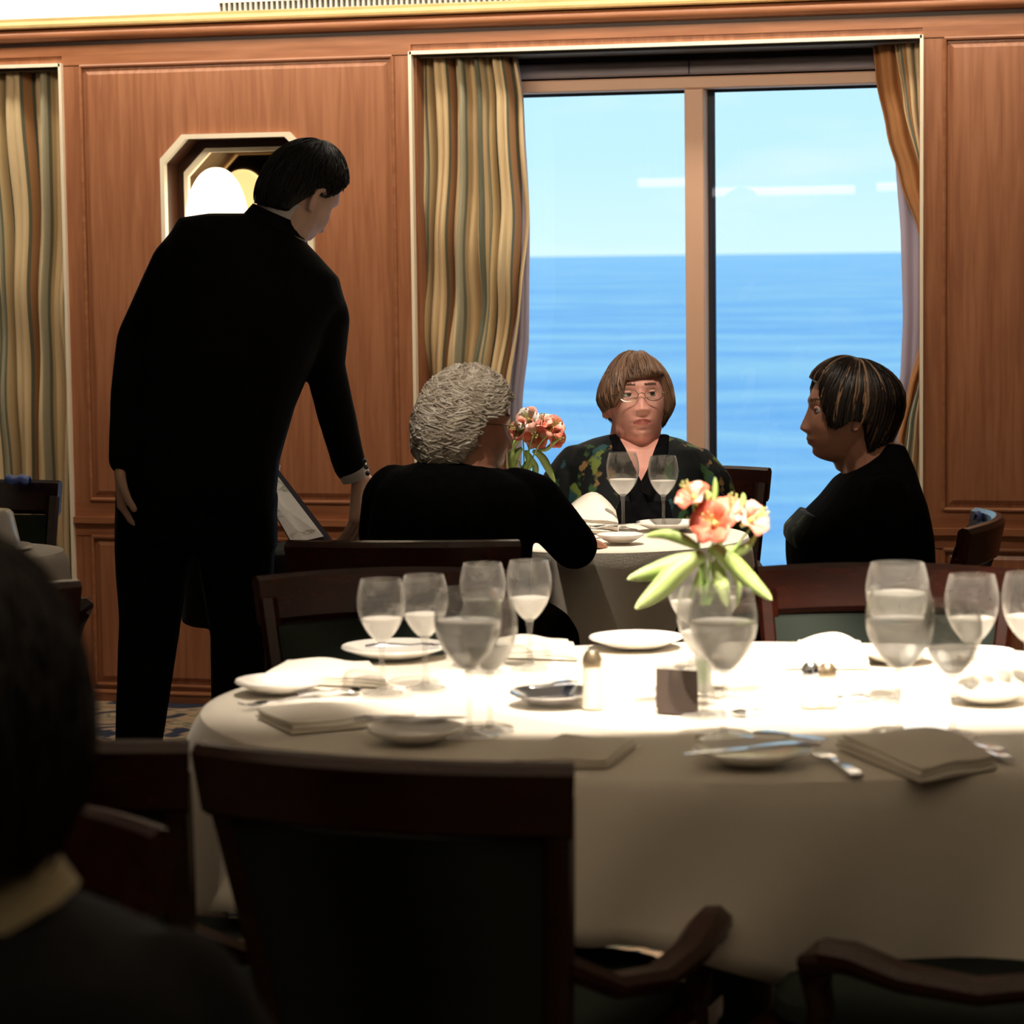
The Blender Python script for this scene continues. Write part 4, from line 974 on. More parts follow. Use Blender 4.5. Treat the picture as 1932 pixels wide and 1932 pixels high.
def hair(parent, H, crown, endf, thf, m, nstr=1800, slen=.9, sw=.0016, curl=0.0, swirl=None, seed=1, base_k=.97, tip=.5, colf=None):
    """shell plus strands flowing from the crown. endf(phi) polar end angle, thf(p,phi) thickness"""
    Cx, Fv, S = hair_coords(crown); rr = random.Random(seed); rad = Vector((.076, .098, .119))
    def pos(p, ph, off=0.0):
        if swirl: ph = ph+swirl(p, ph)
        d = Cx*math.cos(p)+(Fv*math.cos(ph)+S*math.sin(ph))*math.sin(p)
        r = 1/math.sqrt((d.x/rad.x)**2+(d.y/rad.y)**2+(d.z/rad.z)**2); th = thf(p, ph)
        return d*(r+th+off), th
    NP, NA = 26, 72; outer = []; inner = []
    for i in range(NP+1):
        ro = []; ri = []
        for j in range(NA):
            ph = 2*math.pi*j/NA-math.pi; pe = endf(ph); p = max(.001, pe*i/NP)
            q, th = pos(p, ph, .0016*math.sin(ph*23+5*p)+.001*math.sin(ph*41)); ro.append(H@q)
            q2, _ = pos(p, ph, -th*(1.0 if i < NP else .75)-.004); ri.append(H@q2)
        outer.append(ro); inner.append(ri)
    mb = MB(); mb.loft(outer+inner[::-1], cap=False)
    nb = len(mb.f); cols = [.45]*nb
    for k in range(nstr):
        ph = rr.uniform(-math.pi, math.pi); pe = endf(ph); p0 = pe*rr.uniform(0, 1-slen*.55)**.8*(1-slen*.2); L = slen*rr.uniform(.6, 1); p1 = min(pe*(1+rr.uniform(0, .06)*tip), p0+L*pe*.75)
        ns = 7; pts = []; off0 = rr.uniform(-.0010, .0030); a1, a2, f1 = rr.uniform(0, 6.28), rr.uniform(0, 6.28), rr.uniform(.7, 1.3)
        for i in range(ns+1):
            u = i/ns; p = p0+(p1-p0)*u
            c1 = curl*math.sin(a1+u*9*f1); c2 = curl*math.cos(a2+u*9*f1)
            q, th = pos(p, ph+c1*1.2, off0+.001*math.sin(u*3.1)+c2*.012+(.002*tip*u)); pts.append(H@q)
        w = sw*rr.uniform(.6, 1.4); mb.tube(pts, [w*.5]+[w]*(ns-1)+[w*.25], 4, cap=False)
        cval = colf(ph, rr) if colf else rr.random(); cols += [cval]*(len(mb.f)-len(cols))
    me = mb.mesh('hair'); at = me.attributes.new('shade', 'FLOAT', 'FACE')
    at.data.foreach_set('value', np.array(cols, dtype=np.float32)); me.materials.append(m)
    o = obj('hair', me, None, parent, ang=None); return o
def hair_mat(name, stops, rough=.45, spec=.4):
    m = bpy.data.materials.new(name); m.use_nodes = True; t = m.node_tree; b = t.nodes['Principled BSDF']; b.inputs['Roughness'].default_value = rough; b.inputs['Specular IOR Level'].default_value = spec
    a = t.nodes.new('ShaderNodeAttribute'); a.attribute_name = 'shade'; r = t.nodes.new('ShaderNodeValToRGB'); cr = r.color_ramp
    cr.elements[0].position = stops[0][0]; cr.elements[0].color = (*stops[0][1], 1); cr.elements[1].position = stops[-1][0]; cr.elements[1].color = (*stops[-1][1], 1)
    for p_, c_ in stops[1:-1]: q = cr.elements.new(p_); q.color = (*c_, 1)
    t.links.new(a.outputs['Fac'], r.inputs[0]); t.links.new(r.outputs[0], b.inputs['Base Color']); return m
M['hair_silver'] = hair_mat('silver_hair', [(0, (.38, .31, .24)), (.5, (.62, .54, .44)), (1, (.88, .82, .74))], .6)
M['hair_brown'] = hair_mat('light_brown_hair', [(0, (.085, .042, .024)), (.5, (.17, .090, .052)), (1, (.32, .19, .12))], .42)
M['hair_streak'] = hair_mat('streaked_dark_hair', [(0, (.008, .005, .004)), (.72, (.016, .010, .007)), (.82, (.16, .085, .045)), (1, (.36, .22, .12))], .38)
M['hair_dark'] = hair_mat('black_hair_strands', [(0, (.003, .0025, .0025)), (1, (.009, .007, .006))], .5)
M['hair_fore'] = hair_mat('dark_brown_hair_strands', [(0, (.006, .003, .002)), (1, (.016, .008, .005))], .5)
def deg(x): return math.radians(x)
def person(loc, label): return empty('person', loc, label=label, cat='person')
def collar_ring(parent, c, ax, r0, r1, h, m, name='shirt_collar', flat=1.0, a0=0, a1=6.283):
    ax = Vector(ax).normalized(); a = (RT-ax*RT.dot(ax)).normalized(); b = ax.cross(a); rings = []; n = 32
    for i in range(n+1):
        th = a0+(a1-a0)*i/n; d = a*math.cos(th)+b*math.sin(th)*flat
        rings.append([c+d*r0, c+d*(r0+.004), c+d*(r1+.004)+ax*h, c+d*r1+ax*h])
    mb = MB(); mb.loft(rings, cap=True); return obj(name, mb, m, parent, ang=50)

# --- the waiter ------------------------------------------------------
def build_waiter():
    D = 6.12; P = lambda x, y, d=0.0: PD(x, y, D+d)
    r = person(floor_at(350, D), 'waiter in a black suit standing with his back turned, bending over the small table')
    tor = [sec(470, 402, 560, 440, D, .065), sec(395, 402, 590, 470, D, .085), sec(338, 410, 640, 525, D, .115), sec(318, 445, 652, 575, D, .130), sec(300, 520, 612, 640, D, .138), sec(285, 610, 585, 700, D, .135), sec(262, 730, 556, 770, D, .125), sec(240, 850, 528, 868, D, .130), sec(232, 900, 522, 930, D, .135), sec(236, 925, 517, 985, D, .132)]
    body = MB(); body.loft(shrink(tor, .86))
    Hc = P(566, 366, .02); H = head_matrix(Hc, RT*.62+FW*.62-UP*.62, UP+RT*.30, .93)
    add_head(body, H); body.chain([P(515, 450), P(545, 420), P(562, 395)], [.062, .058, .055])
    la = [P(362, 462, .02), P(262, 640, .03), P(246, 745, 0), P(232, 872, -.06)]; ra = [P(610, 575, .02), P(612, 690, .06), P(640, 790, .10), P(668, 888, .14)]
    body.chain(la, [.045, .038, .032, .024]); body.chain(ra, [.045, .038, .034, .026])
    add_hand(body, P(228, 880, -.06), -UP+RT*.05, -RT, -1, .7)
    add_hand(body, P(684, 898, .15), -UP*1.0-RT*.05+FW*.12, RT*.8-FW*.5, -1, .30, 1.12)
    ll = [P(298, 930), P(283, 1160), P(262, 1400), P(256, 1640, .02)]; rl = [P(440, 960), P(452, 1190), P(445, 1400), P(440, 1640, .02)]
    body.chain(ll, [.09, .058, .05, .038]); body.chain(rl, [.09, .058, .05, .038])
    bake('body', body, .0042, M['skin3'], r, 1)
    jk = MB(); jk.loft(tor); jk.chain([P(368, 452), P(335, 500), P(262, 640, .03), P(247, 745), P(233, 868, -.06)], [.052, .060, .050, .046, .034]); jk.chain([P(608, 570), P(616, 600), P(613, 690, .06), P(634, 780, .10), P(660, 880, .14)], [.050, .053, .046, .044, .038])
    def cut(me): pass
    bake('suit_jacket', jk, .008, M['black'], r, 3)
    # jacket collar at the nape
    collar_ring(r, P(520, 428, .0), (UP-RT*-.45), .072, .062, .028, M['black'], 'jacket_collar', .95)
    collar_ring(r, P(532, 420, .005), (UP+RT*.50), .064, .060, .052, M['shirt'], 'shirt_collar', .95)
    tr = MB(); tr.chain([P(300, 925), P(288, 1040), P(283, 1170), P(262, 1400), P(256, 1660, .02)], [.098, .086, .070, .054, .052]); tr.chain([P(438, 940), P(446, 1060), P(452, 1200), P(447, 1400), P(440, 1660, .02)], [.104, .086, .066, .057, .052])
    tr.loft([sec(236, 890, 518, 930, D, .12), sec(228, 960, 524, 985, D, .13), sec(226, 1010, 524, 1030, D, .12)])
    bake('trousers', tr, .008, M['black'], r, 3)
    for k, c_ in enumerate((P(256, 1660, .02), P(440, 1660, .02))):
        fw = FW*.9+RT*.35; base = Vector((c_.x, c_.y, 0)); mb = MB(); pts = [base-fw*.06+UP*.045, base+UP*.05, base+fw*.10+UP*.038, base+fw*.19+UP*.026]; mb.chain(pts, [.040, .043, .040, .026])
        sh = bake('shoe', mb, .007, M['black'], r, 1); 
    # cuffs and sleeve buttons
    w = P(668, 893, .145); dr = (P(680, 915, .15)-P(655, 860, .13)).normalized()
    mb = MB(); mb.tube([w-dr*.012, w+dr*.010], [.036, .034], 20, cap=True); obj('shirt_cuff', mb, M['shirt'], r)
    for k in range(3):
        c_ = P(694-3*k, 893-12*k, .075); b_ = MB().cap(c_, c_-FW*.004, .006, .005, 10); obj('sleeve_button', b_, M['card'], r)
    def end(ph): a = abs(ph); return deg(56) if a < .6 else (deg(56)+(deg(84)-deg(56))*min(1, (a-.6)/.8) if a < 1.8 else deg(84)+(deg(124)-deg(84))*min(1, (a-1.8)/.5))
    hair(r, H, (0, .25, .97), end, lambda p, ph: .009+.010*max(0, math.cos(p)), M['hair_dark'], 900, .5, .0016, .03, seed=3)
build_waiter()

# --- silver-haired woman --------------------------------------------
def build_silver():
    D = 5.88; P = lambda x, y, d=0.0: PD(x, y, D+d)
    r = person(floor_at(850, D), 'silver-haired woman in a black sweater seated with her back to the camera')
    tor = [sec(838, 862, 930, 880, D, .055), sec(790, 872, 965, 892, D, .085), sec(738, 886, 1000, 908, D, .115), sec(712, 915, 1015, 940, D, .14), sec(700, 960, 1015, 975, D, .16), sec(690, 1030, 1005, 1035, D, .175), sec(688, 1100, 1000, 1100, D, .18), sec(690, 1200, 1010, 1200, D, .185), sec(700, 1275, 1020, 1275, D, .17)]
    body = MB(); body.loft(shrink(tor, .86))
    H = head_matrix(P(880, 808, .02), RT*.90+FW*.42-UP*.14, UP+RT*.05, .99)
    add_head(body, H); body.chain([P(880, 900), P(888, 860)], [.06, .056])
    ra = [P(985, 930, .02), P(1082, 1030, .06), P(1072, 1020, .34)]; la = [P(735, 925, .03), P(712, 1015, .12), P(770, 1000, .40)]
    body.chain(ra, [.045, .038, .026]); body.chain(la, [.045, .038, .026]); add_hand(body, ra[2], FW+RT*.3, UP, 1, .5); add_hand(body, la[2], FW+RT*.5, UP, -1, .5)
    body.chain([P(800, 1225, .05), P(830, 1225, .42)], [.075, .055]); body.chain([P(930, 1225, .05), P(1010, 1215, .42)], [.075, .055])
    bake('body', body, .0045, M['skin2'], r, 1, lip_brow(H))
    sw = MB(); sw.loft(tor); sw.chain([P(975, 925), P(1010, 945, .03), P(1083, 1030, .05), P(1072, 1024, .32)], [.052, .060, .052, .036]); sw.chain([P(742, 920, .02), P(730, 940, .05), P(716, 1010, .12), P(765, 1000, .36)], [.052, .055, .048, .036])
    bake('sweater', sw, .008, M['black_soft'], r, 4)
    sk = MB(); sk.loft([sec(700, 1230, 1020, 1230, D, .17), sec(705, 1278, 1030, 1278, D, .17)]); sk.chain([P(800, 1222, .05), P(830, 1222, .44), P(835, 1560, .46)], [.10, .085, .06]); sk.chain([P(930, 1222, .05), P(1030, 1215, .34), P(1040, 1560, .44)], [.10, .10, .065])
    bake('trousers', sk, .010, M['black_soft'], r, 3)
    def end(ph):
        a = abs(ph); return deg(58) if a < .5 else (deg(58)+(deg(74)-deg(58))*min(1, (a-.5)/.75) if a < 1.62 else deg(74)+(deg(128)-deg(74))*min(1, (a-1.62)/.40))
    hair(r, H, (0, .12, 1), end, lambda p, ph: .016+.006*math.sin(p)*max(0, -math.cos(ph))+.004*math.sin(9*ph+4*p)*math.sin(7*p), M['hair_silver'], 2600, .28, .0022, .16, seed=5, tip=.3)
    g = MB(); s = 1
    for s in (-1, 1):
        g.tube([H@Vector((s*.066, -.080, .018)), H@Vector((s*.078, -.050, .018)), H@Vector((s*.082, 0, .016))], .0014, 6)
        pts = [H@Vector((s*.034+.027*math.cos(a), -.098+.3*abs(.027*math.cos(a))*(1 if math.cos(a)*s > 0 else 0), .010+.019*math.sin(a))) for a in [2*math.pi*k/18 for k in range(19)]]; g.tube(pts, .0013, 6)
    obj('glasses', g, M['wire'], r)
build_silver()

# --- woman by the window --------------------------------------------
def leafy():
    m = bpy.data.materials.new('leaf_pattern_fabric'); m.use_nodes = True; t = m.node_tree; b = t.nodes['Principled BSDF']; b.inputs['Roughness'].default_value = .7; b.inputs['Specular IOR Level'].default_value = .2
    tc = t.nodes.new('ShaderNodeTexCoord'); last = None
    def layer(rot, sc, scale, thr, col, last, seed):
        mp = t.nodes.new('ShaderNodeMapping'); mp.inputs['Rotation'].default_value = (0, rot, YAW); mp.inputs['Scale'].default_value = sc; mp.inputs['Location'].default_value = (seed, seed*.7, seed*.3)
        n = t.nodes.new('ShaderNodeTexVoronoi'); n.inputs['Scale'].default_value = scale; n.distance = 'EUCLIDEAN'
        nz = t.nodes.new('ShaderNodeTexNoise'); nz.inputs['Scale'].default_value = scale*1.6; nz.inputs['Detail'].default_value = 3
        va = t.nodes.new('ShaderNodeVectorMath'); va.operation = 'MULTIPLY_ADD'; va.inputs[1].default_value = (.05, .05, .05)
        t.links.new(tc.outputs['Object'], nz.inputs['Vector']); t.links.new(nz.outputs['Color'], va.inputs[0]); t.links.new(tc.outputs['Object'], va.inputs[2])
        t.links.new(va.outputs[0], mp.inputs[0]); t.links.new(mp.outputs[0], n.inputs['Vector'])
        rr = t.nodes.new('ShaderNodeMapRange'); rr.inputs[1].default_value = thr; rr.inputs[2].default_value = thr-.08; t.links.new(n.outputs['Distance'], rr.inputs[0])
        mx = t.nodes.new('ShaderNodeMix'); mx.data_type = 'RGBA'; t.links.new(rr.outputs[0], mx.inputs[0])
        if last is None: mx.inputs[6].default_value = (.004, .006, .007, 1)
        else: t.links.new(last, mx.inputs[6])
        mx.inputs[7].default_value = (*col, 1); return mx.outputs[2]
    last = layer(.5, (1, .6, .28), 24, .33, (.035, .085, .030), None, 1)
    last = layer(-.6, (1, .6, .26), 22, .30, (.13, .17, .035), last, 4)
    last = layer(.9, (1, .6, .30), 26, .26, (.020, .075, .085), last, 7)
    last = layer(-.2, (1, .6, .25), 27, .22, (.20, .12, .045), last, 11)
    t.links.new(last, b.inputs['Base Color']); return m
M['leafy'] = leafy()
def build_window_woman():
    D = 7.00; P = lambda x, y, d=0.0: PD(x, y, D+d)
    r = person(floor_at(1200, D+.05), 'woman with short brown hair, glasses and a leaf-patterned top seated facing the camera')
    tor = [sec(1150, 820, 1248, 820, D, .055), sec(1118, 828, 1285, 828, D, .08), sec(1082, 842, 1320, 845, D, .11), sec(1060, 872, 1342, 878, D, .13), sec(1050, 920, 1350, 925, D, .15), sec(1058, 1000, 1340, 1000, D, .17), sec(1060, 1100, 1335, 1100, D, .17), sec(1060, 1146, 1335, 1146, D, .16)]
    body = MB(); body.loft(shrink(tor, .93))
    H = head_matrix(P(1201, 760, -.02), -FW*.95+RT*.08+UP*.17, UP-RT*.03, .95)
    add_head(body, H); body.chain([P(1198, 850), P(1200, 800, .0)], [.070, .062]); body.cap(P(1185, 806, -.045), P(1222, 806, -.045), .036, .036)
    ra = [P(1080, 880), P(1050, 975, -.04), P(1115, 1050, -.22)]; la = [P(1325, 885), P(1352, 975, -.04), P(1285, 1050, -.22)]
    body.chain(ra, [.045, .04, .026]); body.chain(la, [.045, .04, .026]); add_hand(body, ra[2], RT*.9-FW*.3, UP, 1, .5, .9); add_hand(body, la[2], -RT*.9-FW*.3, UP, -1, .5, .9)
    body.chain([P(1140, 1105, -.05), P(1140, 1105, -.42)], [.075, .055]); body.chain([P(1260, 1105, -.05), P(1260, 1105, -.42)], [.075, .055])
    bake('body', body, .0032, M['skin'], r, 1, lip_brow(H))
    eyes(H, r, (.12, -.9, .12))
    top = MB(); top.loft(tor); top.chain([P(1085, 875), P(1066, 915, -.03), P(1048, 980, -.05), P(1105, 1045, -.20)], [.050, .062, .062, .052]); top.chain([P(1318, 880), P(1336, 915, -.03), P(1356, 978, -.05), P(1295, 1045, -.20)], [.050, .062, .062, .052])
    apex = P(1209, 935); nl = P(1160, 812); nr = P(1252, 812)
    ww = (nr-nl).dot(RT)/2
    def vcut(me):
        import bmesh
        b = bmesh.new(); b.from_mesh(me); kill = []
        for f in b.faces:
            c = f.calc_center_median(); rel = c-apex; u = rel.z/(nl.z-apex.z); x = rel.dot(RT)+.004*0; depth = (c-P(1200, 850)).dot(FW)
            mid = ((nl+nr)/2-apex).dot(RT)*u
            if u > 0 and depth < .02 and abs(x-mid) < ww*min(1.1, u)+.001: kill.append(f)
            elif u > .98: kill.append(f)
        bmesh.ops.delete(b, geom=kill, context='FACES'); b.to_mesh(me); b.free()
    tp = bake('patterned_top', top, .006, M['leafy'], r, 3, vcut)
    # plain dark band along the V neck
    mb = MB(); fr = lambda x, y: P(x, y, -.145) 
    pts = [P(1158, 822, -.045), P(1168, 850, -.105), P(1184, 890, -.135), P(1205, 932, -.152), P(1210, 990, -.168), P(1210, 1060, -.178)]; mb.tube(pts, [.012, .018, .021, .022, .022, .022], 12, flat=.4, side=RT)
    pts = [P(1254, 822, -.045), P(1248, 850, -.105), P(1236, 890, -.135), P(1215, 932, -.152)]; mb.tube(pts, [.012, .018, .021, .022], 12, flat=.4, side=RT)
    obj('neckband', mb, M['black_soft'], r)
    cam_top = MB(); cam_top.loft([sec(1165, 945, 1262, 945, D-.145, .012), sec(1160, 980, 1270, 980, D-.158, .016), sec(1160, 1080, 1275, 1080, D-.172, .016)]); obj('camisole', cam_top, M['black_soft'], r)
    def end(ph):
        a = abs(ph); base = deg(60) if a < .55 else (deg(60)+(deg(108)-deg(60))*min(1, (a-.55)/.55)**.8 if a < 1.6 else deg(108)+(deg(122)-deg(108))*min(1, (a-1.6)/.8))
        if -.75 < ph < .75: base = deg(56)+deg(10)*math.sin((-ph+.05)*1.7)
        return base
    def th(p, ph): return .009+.016*math.sin(min(p, 3.1))**3*abs(math.sin(ph))**1.5*(1 if p < 1.55 else max(.1, 1-(p-1.55)*2.2))+.008*max(0, math.cos(p*1.2))+.003*math.sin(5*ph+1)*math.sin(3*p)-.004*math.exp(-((ph+.5)/.25)**2)*math.sin(2*p)
    hair(r, H, (.12, .05, 1), end, th, M['hair_brown'], 2200, .8, .0019, .015, swirl=lambda p, ph: .28*p*math.cos(ph), seed=8)
    g = MB()
    for s in (-1, 1):
        pts = [H@Vector((s*.033+.0245*math.cos(a), -.1055+.010*(abs(s*.033+.0245*math.cos(a))/.057)**2, .008+.0165*math.sin(a))) for a in [2*math.pi*k/20 for k in range(21)]]; g.tube(pts, .0011, 6)
        g.tube([H@Vector((s*.0575, -.0965, .012)), H@Vector((s*.074, -.085, .014)), H@Vector((s*.081, 0, .012))], .0011, 6)
    g.tube([H@Vector((-.009, -.1055, .010)), H@Vector((0, -.109, .013)), H@Vector((.009, -.1055, .010))], .0011, 6)
    obj('glasses', g, M['wire'], r)
    ls = MB()
    for s in (-1, 1):
        ring = [H@Vector((s*.033+.0238*math.cos(a), -.1052+.010*(abs(s*.033+.0238*math.cos(a))/.057)**2, .008+.0158*math.sin(a))) for a in [2*math.pi*k/20 for k in range(20)]]; ls.loft([ring, [p-FW*.0012 for p in ring]])
    obj('lenses', ls, M['pane'], r)
build_window_woman()

# --- dark-haired woman in profile -----------------------------------
def build_profile():
    D = 5.80; P = lambda x, y, d=0.0: PD(x, y, D+d)
    r = person(floor_at(1640, D), 'woman with streaked dark bob and black jacket seated in profile facing left')
    H = head_matrix(P(1597, 781), -RT*.985-FW*.05-UP*.02, UP, .87)
    tor = [sec(1662, 832, 1706, 838, D, .050), sec(1636, 856, 1716, 862, D, .072), sec(1612, 878, 1725, 884, D, .10), sec(1575, 905, 1733, 915, D, .16), sec(1548, 940, 1745, 950, D, .19), sec(1512, 975, 1753, 985, D, .20), sec(1484, 1005, 1758, 1010, D, .20), sec(1484, 1050, 1760, 1050, D, .20), sec(1490, 1100, 1762, 1100, D, .20), sec(1480, 1200, 1765, 1200, D, .20), sec(1480, 1272, 1760, 1272, D, .19)]
    body = MB(); body.loft(shrink(tor, .88)); add_head(body, H); body.chain([P(1655, 905), P(1626, 830)], [.068, .056]); body.cap(P(1580, 850, -.01), P(1598, 866, .01), .018, .032)
    ra = [P(1665, 950, -.16), P(1640, 1120, -.19), P(1450, 1150, -.10)]; la = [P(1665, 950, .16), P(1640, 1110, .19), P(1450, 1120, .10)]
    body.chain(ra, [.045, .04, .026]); body.chain(la, [.045, .04, .026]); add_hand(body, ra[2], -RT, UP, 1, .5); add_hand(body, la[2], -RT, UP, -1, .5)
    body.chain([P(1640, 1215, -.09), P(1330, 1215, -.09)], [.08, .055]); body.chain([P(1640, 1215, .09), P(1330, 1215, .09)], [.08, .055])
    bake('body', body, .0038, M['skin2'], r, 1, lip_brow(H, True, True)); eyes(H, r)
    jk = MB(); jk.loft(tor); jk.chain([P(1672, 945, -.15), P(1668, 990, -.18), P(1640, 1120, -.19), P(1475, 1148, -.11)], [.055, .062, .054, .038]); jk.chain([P(1672, 945, .15), P(1668, 990, .18), P(1640, 1110, .19), P(1475, 1118, .11)], [.055, .062, .054, .038])
    bake('jacket', jk, .008, M['black_soft'], r, 4)
    bl = MB(); bl.loft([sec(1512, 962, 1540, 968, D, .10), sec(1482, 994, 1530, 1002, D, .12), sec(1481, 1012, 1525, 1016, D, .12), sec(1490, 1030, 1520, 1032, D, .11)]); bake('patterned_blouse', bl, .006, M['leafy'], r, 2)
    tr = MB(); tr.loft([sec(1500, 1220, 1762, 1220, D, .18), sec(1500, 1275, 1758, 1275, D, .18)]); tr.chain([P(1640, 1215, -.09), P(1340, 1215, -.09), P(1340, 1560, -.09)], [.10, .08, .055]); tr.chain([P(1640, 1215, .09), P(1340, 1215, .09), P(1340, 1560, .09)], [.10, .08, .055]); bake('trousers', tr, .01, M['black_soft'], r, 3)
    def end(ph):
        a = abs(ph)
        if a < .45: return deg(56)
        if a < 1.25: return deg(56)+(deg(112)-deg(56))*min(1, (a-.45)/.55)
        if a < 1.9: return deg(112)-(deg(112)-deg(96))*min(1, (a-1.25)/.3)
        return deg(96)+(deg(142)-deg(96))*min(1, (a-1.9)/.45)
    def th(p, ph):
        a = abs(ph); return .011+.010*math.sin(min(p, 1.57))*(1 if a > 1 else .3)+.022*max(0, -math.cos(ph))*math.exp(-((p-1.0)/.6)**2)+.006*max(0, math.cos(p))
    hair(r, H, (0, .22, 1), end, th, M['hair_streak'], 2000, .9, .0022, .010, seed=12, swirl=lambda p, ph: 0.0, colf=lambda ph, rr: min(1, max(0, .60+.34*math.sin(ph*7+1)*math.sin(ph*11.3)+.18*math.sin(ph*29)+rr.uniform(-.30, .26))))
build_profile()

# --- guest hidden behind the waiter, and the open menu ----------------
def build_guest():
    D = 6.62; P = lambda x, y, d=0.0: PD(x, y, D+d)
    r = person(floor_at(430, D), 'guest in dark grey clothes mostly hidden behind the waiter')
    tor = [sec(395, 800, 450, 800, D, .05), sec(365, 822, 480, 822, D, .12), sec(350, 860, 490, 860, D, .18), sec(345, 940, 500, 940, D, .19), sec(345, 1040, 505, 1040, D, .18), sec(345, 1130, 510, 1130, D, .18)]
    body = MB(); body.loft(shrink(tor, .88)); H = head_matrix(P(435, 715), RT*.95-UP*.25, UP, 1.0); add_head(body, H); body.chain([P(422, 830), P(428, 770)], [.058, .054])
    ra = [P(420, 880, -.15), P(440, 1010, -.20), P(470, 985, -.12)]; la = [P(420, 880, .15), P(440, 1000, .18), P(470, 985, .12)]
    body.chain(ra, [.045, .04, .026]); body.chain(la, [.045, .04, .026]); add_hand(body, ra[2], RT*.3+UP, -FW, 1, .6); add_hand(body, la[2], RT*.3+UP, FW, -1, .6)
    body.chain([P(430, 1130, -.09), P(560, 1125, -.09)], [.08, .06]); body.chain([P(430, 1130, .09), P(560, 1125, .09)], [.08, .06])
    bake('body', body, .006, M['skin2'], r, 1)
    jk = MB(); jk.loft(tor); jk.chain([P(420, 875, -.14), P(438, 1010, -.19), P(480, 990, -.13)], [.06, .055, .045]); jk.chain([P(420, 875, .14), P(438, 1000, .18), P(480, 985, .13)], [.06, .055, .045]); bake('jacket', jk, .01, M['greysuit'], r, 3)
    tr = MB(); tr.loft([sec(345, 1100, 510, 1100, D, .18), sec(345, 1170, 520, 1170, D, .18)]); tr.chain([P(430, 1120, -.09), P(572, 1090, -.10), P(590, 1330, -.10)], [.10, .095, .06]); tr.chain([P(430, 1120, .09), P(570, 1100, .09), P(590, 1330, .10)], [.10, .085, .06]); bake('trousers', tr, .01, M['greysuit'], r, 3)
    def end(ph): a = abs(ph); return deg(66)+(deg(115)-deg(66))*min(1, a/2)
    hair(r, H, (0, .2, 1), end, lambda p, ph: .014, M['hair_dark'], 300, .5, .0018, .03, seed=31)
    # open menu booklet
    D2_ = 6.42; Q = lambda x, y, d=0.0: PD(x, y, D2_+d)
    mn = empty('menu', Q(570, 960), label='open menu with dark cover and white pages held beside the waiter\'s hip', cat='menu')
    a, b, c, d_ = Q(505, 858), Q(628, 1018), Q(560, 1030, -.02), Q(500, 925, -.02)
    nrm = (b-a).cross(d_-a).normalized()
    if nrm.dot(FW) < 0: nrm = -nrm
    cen = (a+b+c+d_)/4
    def slab(pts, off, th, nm, mm):
        mb = MB(); mb.loft([[p+nrm*off for p in pts], [p+nrm*(off+th) for p in pts]]); return obj(nm, mb, mm, mn, smooth=False)
    slab([a, b, c, d_], .004, .003, 'cover', M['cover'])
    ins = [cen+(p-cen)*k for p, k in ((a, .92), (b, .90), (c, .94), (d_, .94))]
    slab([p-(RT*.012) for p in ins], -.002, .003, 'page', M['menu_page'])
    mid = [(ins[0]*.42+ins[3]*.58), (ins[1]*.42+ins[2]*.58), ins[2], ins[3]]
    slab([p-(RT*.012) for p in mid], -.010, .004, 'page', M['menu_page'])
M['menu_page'] = ramp_mat('printed_page', 'noise', [(.44, (.80, .76, .70)), (.56, (.78, .74, .68)), (.62, (.40, .38, .28)), (.66, (.78, .74, .68))], rough=.5, scale=16, stretch=(1, 1, 2.5), detail=3)
build_guest()

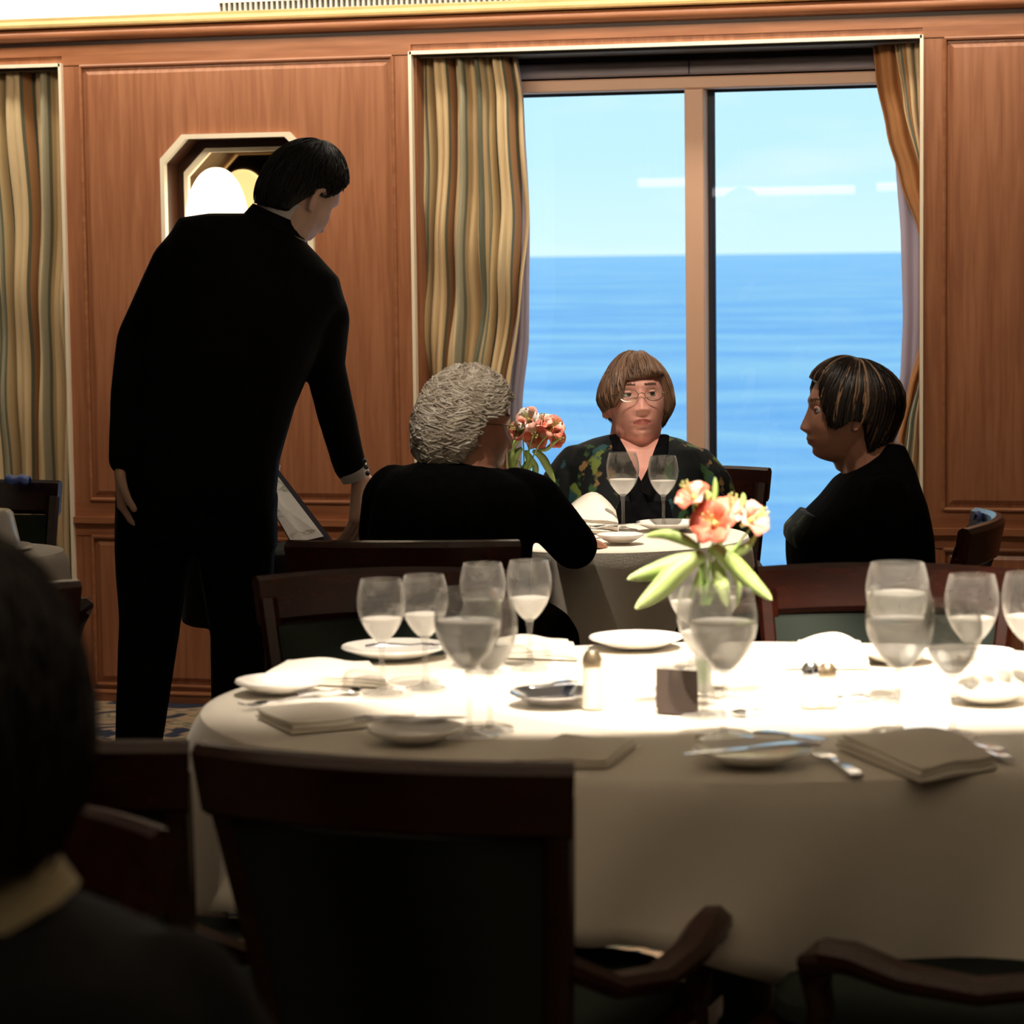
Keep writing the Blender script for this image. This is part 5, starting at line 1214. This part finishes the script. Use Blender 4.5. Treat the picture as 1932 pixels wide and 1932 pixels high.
# --- blurred diner in the foreground ---------------------------------
def build_fore():
    D = 1.95; P = lambda x, y, d=0.0: PD(x, y, D+d)
    r = person(floor_at(-40, D), 'out-of-focus dark-haired diner in a dark jacket cut by the lower left corner')
    H = head_matrix(P(-82, 1375), -RT*.25+FW*.9+UP*.0-UP*.25, UP+RT*.06, 1.06)
    body = MB(); add_head(body, H); body.chain([P(-70, 1840), P(-62, 1560)], [.070, .064])
    tor = [sec(-200, 1700, 75, 1690, D, .07), sec(-330, 1745, 190, 1725, D, .10), sec(-480, 1800, 330, 1790, D, .13), sec(-560, 1880, 420, 1870, D, .14), sec(-600, 2000, 470, 1990, D, .15), sec(-600, 2300, 480, 2300, D, .16), sec(-560, 2700, 460, 2700, D, .16)]
    body.loft(shrink(tor, .9)); ra = [P(330, 1900), P(420, 2280, .06), P(300, 2420, .28)]; la = [P(-480, 1900), P(-560, 2280, .06), P(-430, 2420, .28)]
    body.chain(ra, [.045, .04, .028]); body.chain(la, [.045, .04, .028]); add_hand(body, ra[2], FW-RT*.3, UP, -1, .5); add_hand(body, la[2], FW+RT*.3, UP, 1, .5)
    bake('body', body, .006, M['skin2'], r, 1)
    jk = MB(); jk.loft(tor); jk.chain([P(330, 1890), P(400, 2050), P(430, 2280, .06), P(320, 2400, .24)], [.055, .062, .055, .042]); jk.chain([P(-470, 1890), P(-530, 2050), P(-560, 2280, .06), P(-450, 2400, .24)], [.055, .062, .055, .042])
    bake('jacket', jk, .010, M['greysuit_dark'], r, 3)
    collar_ring(r, P(-72, 1765), UP-RT*.42, .088, .080, .040, M['oliveshirt'], 'shirt_collar', 1.0)
    def end(ph): a = abs(ph); return deg(66)+(deg(138)-deg(66))*min(1, a/2.2)
    hair(r, H, (0, .2, 1), end, lambda p, ph: .014, M['hair_fore'], 900, .5, .0018, .03, seed=33)
M['greysuit_dark'] = mat('charcoal_jacket', (.010, .010, .010), .85, 0, .2)
build_fore()

# blue strips standing in for the window's reflection on two polished chair backs ------------------------------
def window_glint(px, py, D, w, label):
    c = PD(px, py, D); mb = MB(); rings = []
    for k in range(9):
        a = math.pi*k/8; rings.append([c+RT*(w*(-.5+i/6))+UP*(.018*math.sin(a)+.004*math.sin(i*2))-FW*(.03*math.cos(a)) for i in range(7)])
    mb.loft(rings, cap=False, closed=False); o = obj('window_glint_strip', mb, M['blueglint'], ang=None, fix=False); s_ = o.modifiers.new('t', 'SOLIDIFY'); s_.thickness = .006; tag(o, label, 'cloth')
window_glint(1862, 982, 5.92, .05, 'small blue strip standing in for window reflection on the chair back right of the dark-haired woman')
window_glint(34, 910, 6.98, .06, 'small blue strip standing in for window reflection on the chair back at the left edge')

# ceiling lights in the room behind the camera, mirrored in the window panes
YG = WALL+.28
def mirrored(px, py, ytar):
    p = PW(px, py, .28); d = (p-O).normalized(); d = Vector((d.x, -d.y, d.z)); return p+d*((ytar-p.y)/d.y)
for (x0, x1, y), lb in zip(((1205, 1292, 344), (1340, 1612, 360), (1655, 1692, 352)), ('tube light reflected in the left window pane beside the mullion', 'longest tube light reflected in the right window pane', 'short tube light reflected at the right curtain edge')):
    A = mirrored(x0, y, -5.6); B = mirrored(x1, y, -5.6); z = (A.z+B.z)/2
    o = empty('hanging_light', ((A.x+B.x)/2, -5.6, CEIL), label=lb, cat='ceiling lamp', group='hanging tube lights behind the camera')
    obj('tube', MB().tube([(A.x, -5.6, z), (B.x, -5.6, z)], .035, 12), M['tube_glow'], o)
    mb = MB(); mb.box(((A.x+B.x)/2, -5.6, z+.045), (abs(B.x-A.x), .07, .03))
    for xx in (A.x*.8+B.x*.2, A.x*.2+B.x*.8): mb.tube([(xx, -5.6, z+.05), (xx, -5.6, CEIL)], .004, 6)
    obj('fitting', mb, M['white'], o, smooth=False)
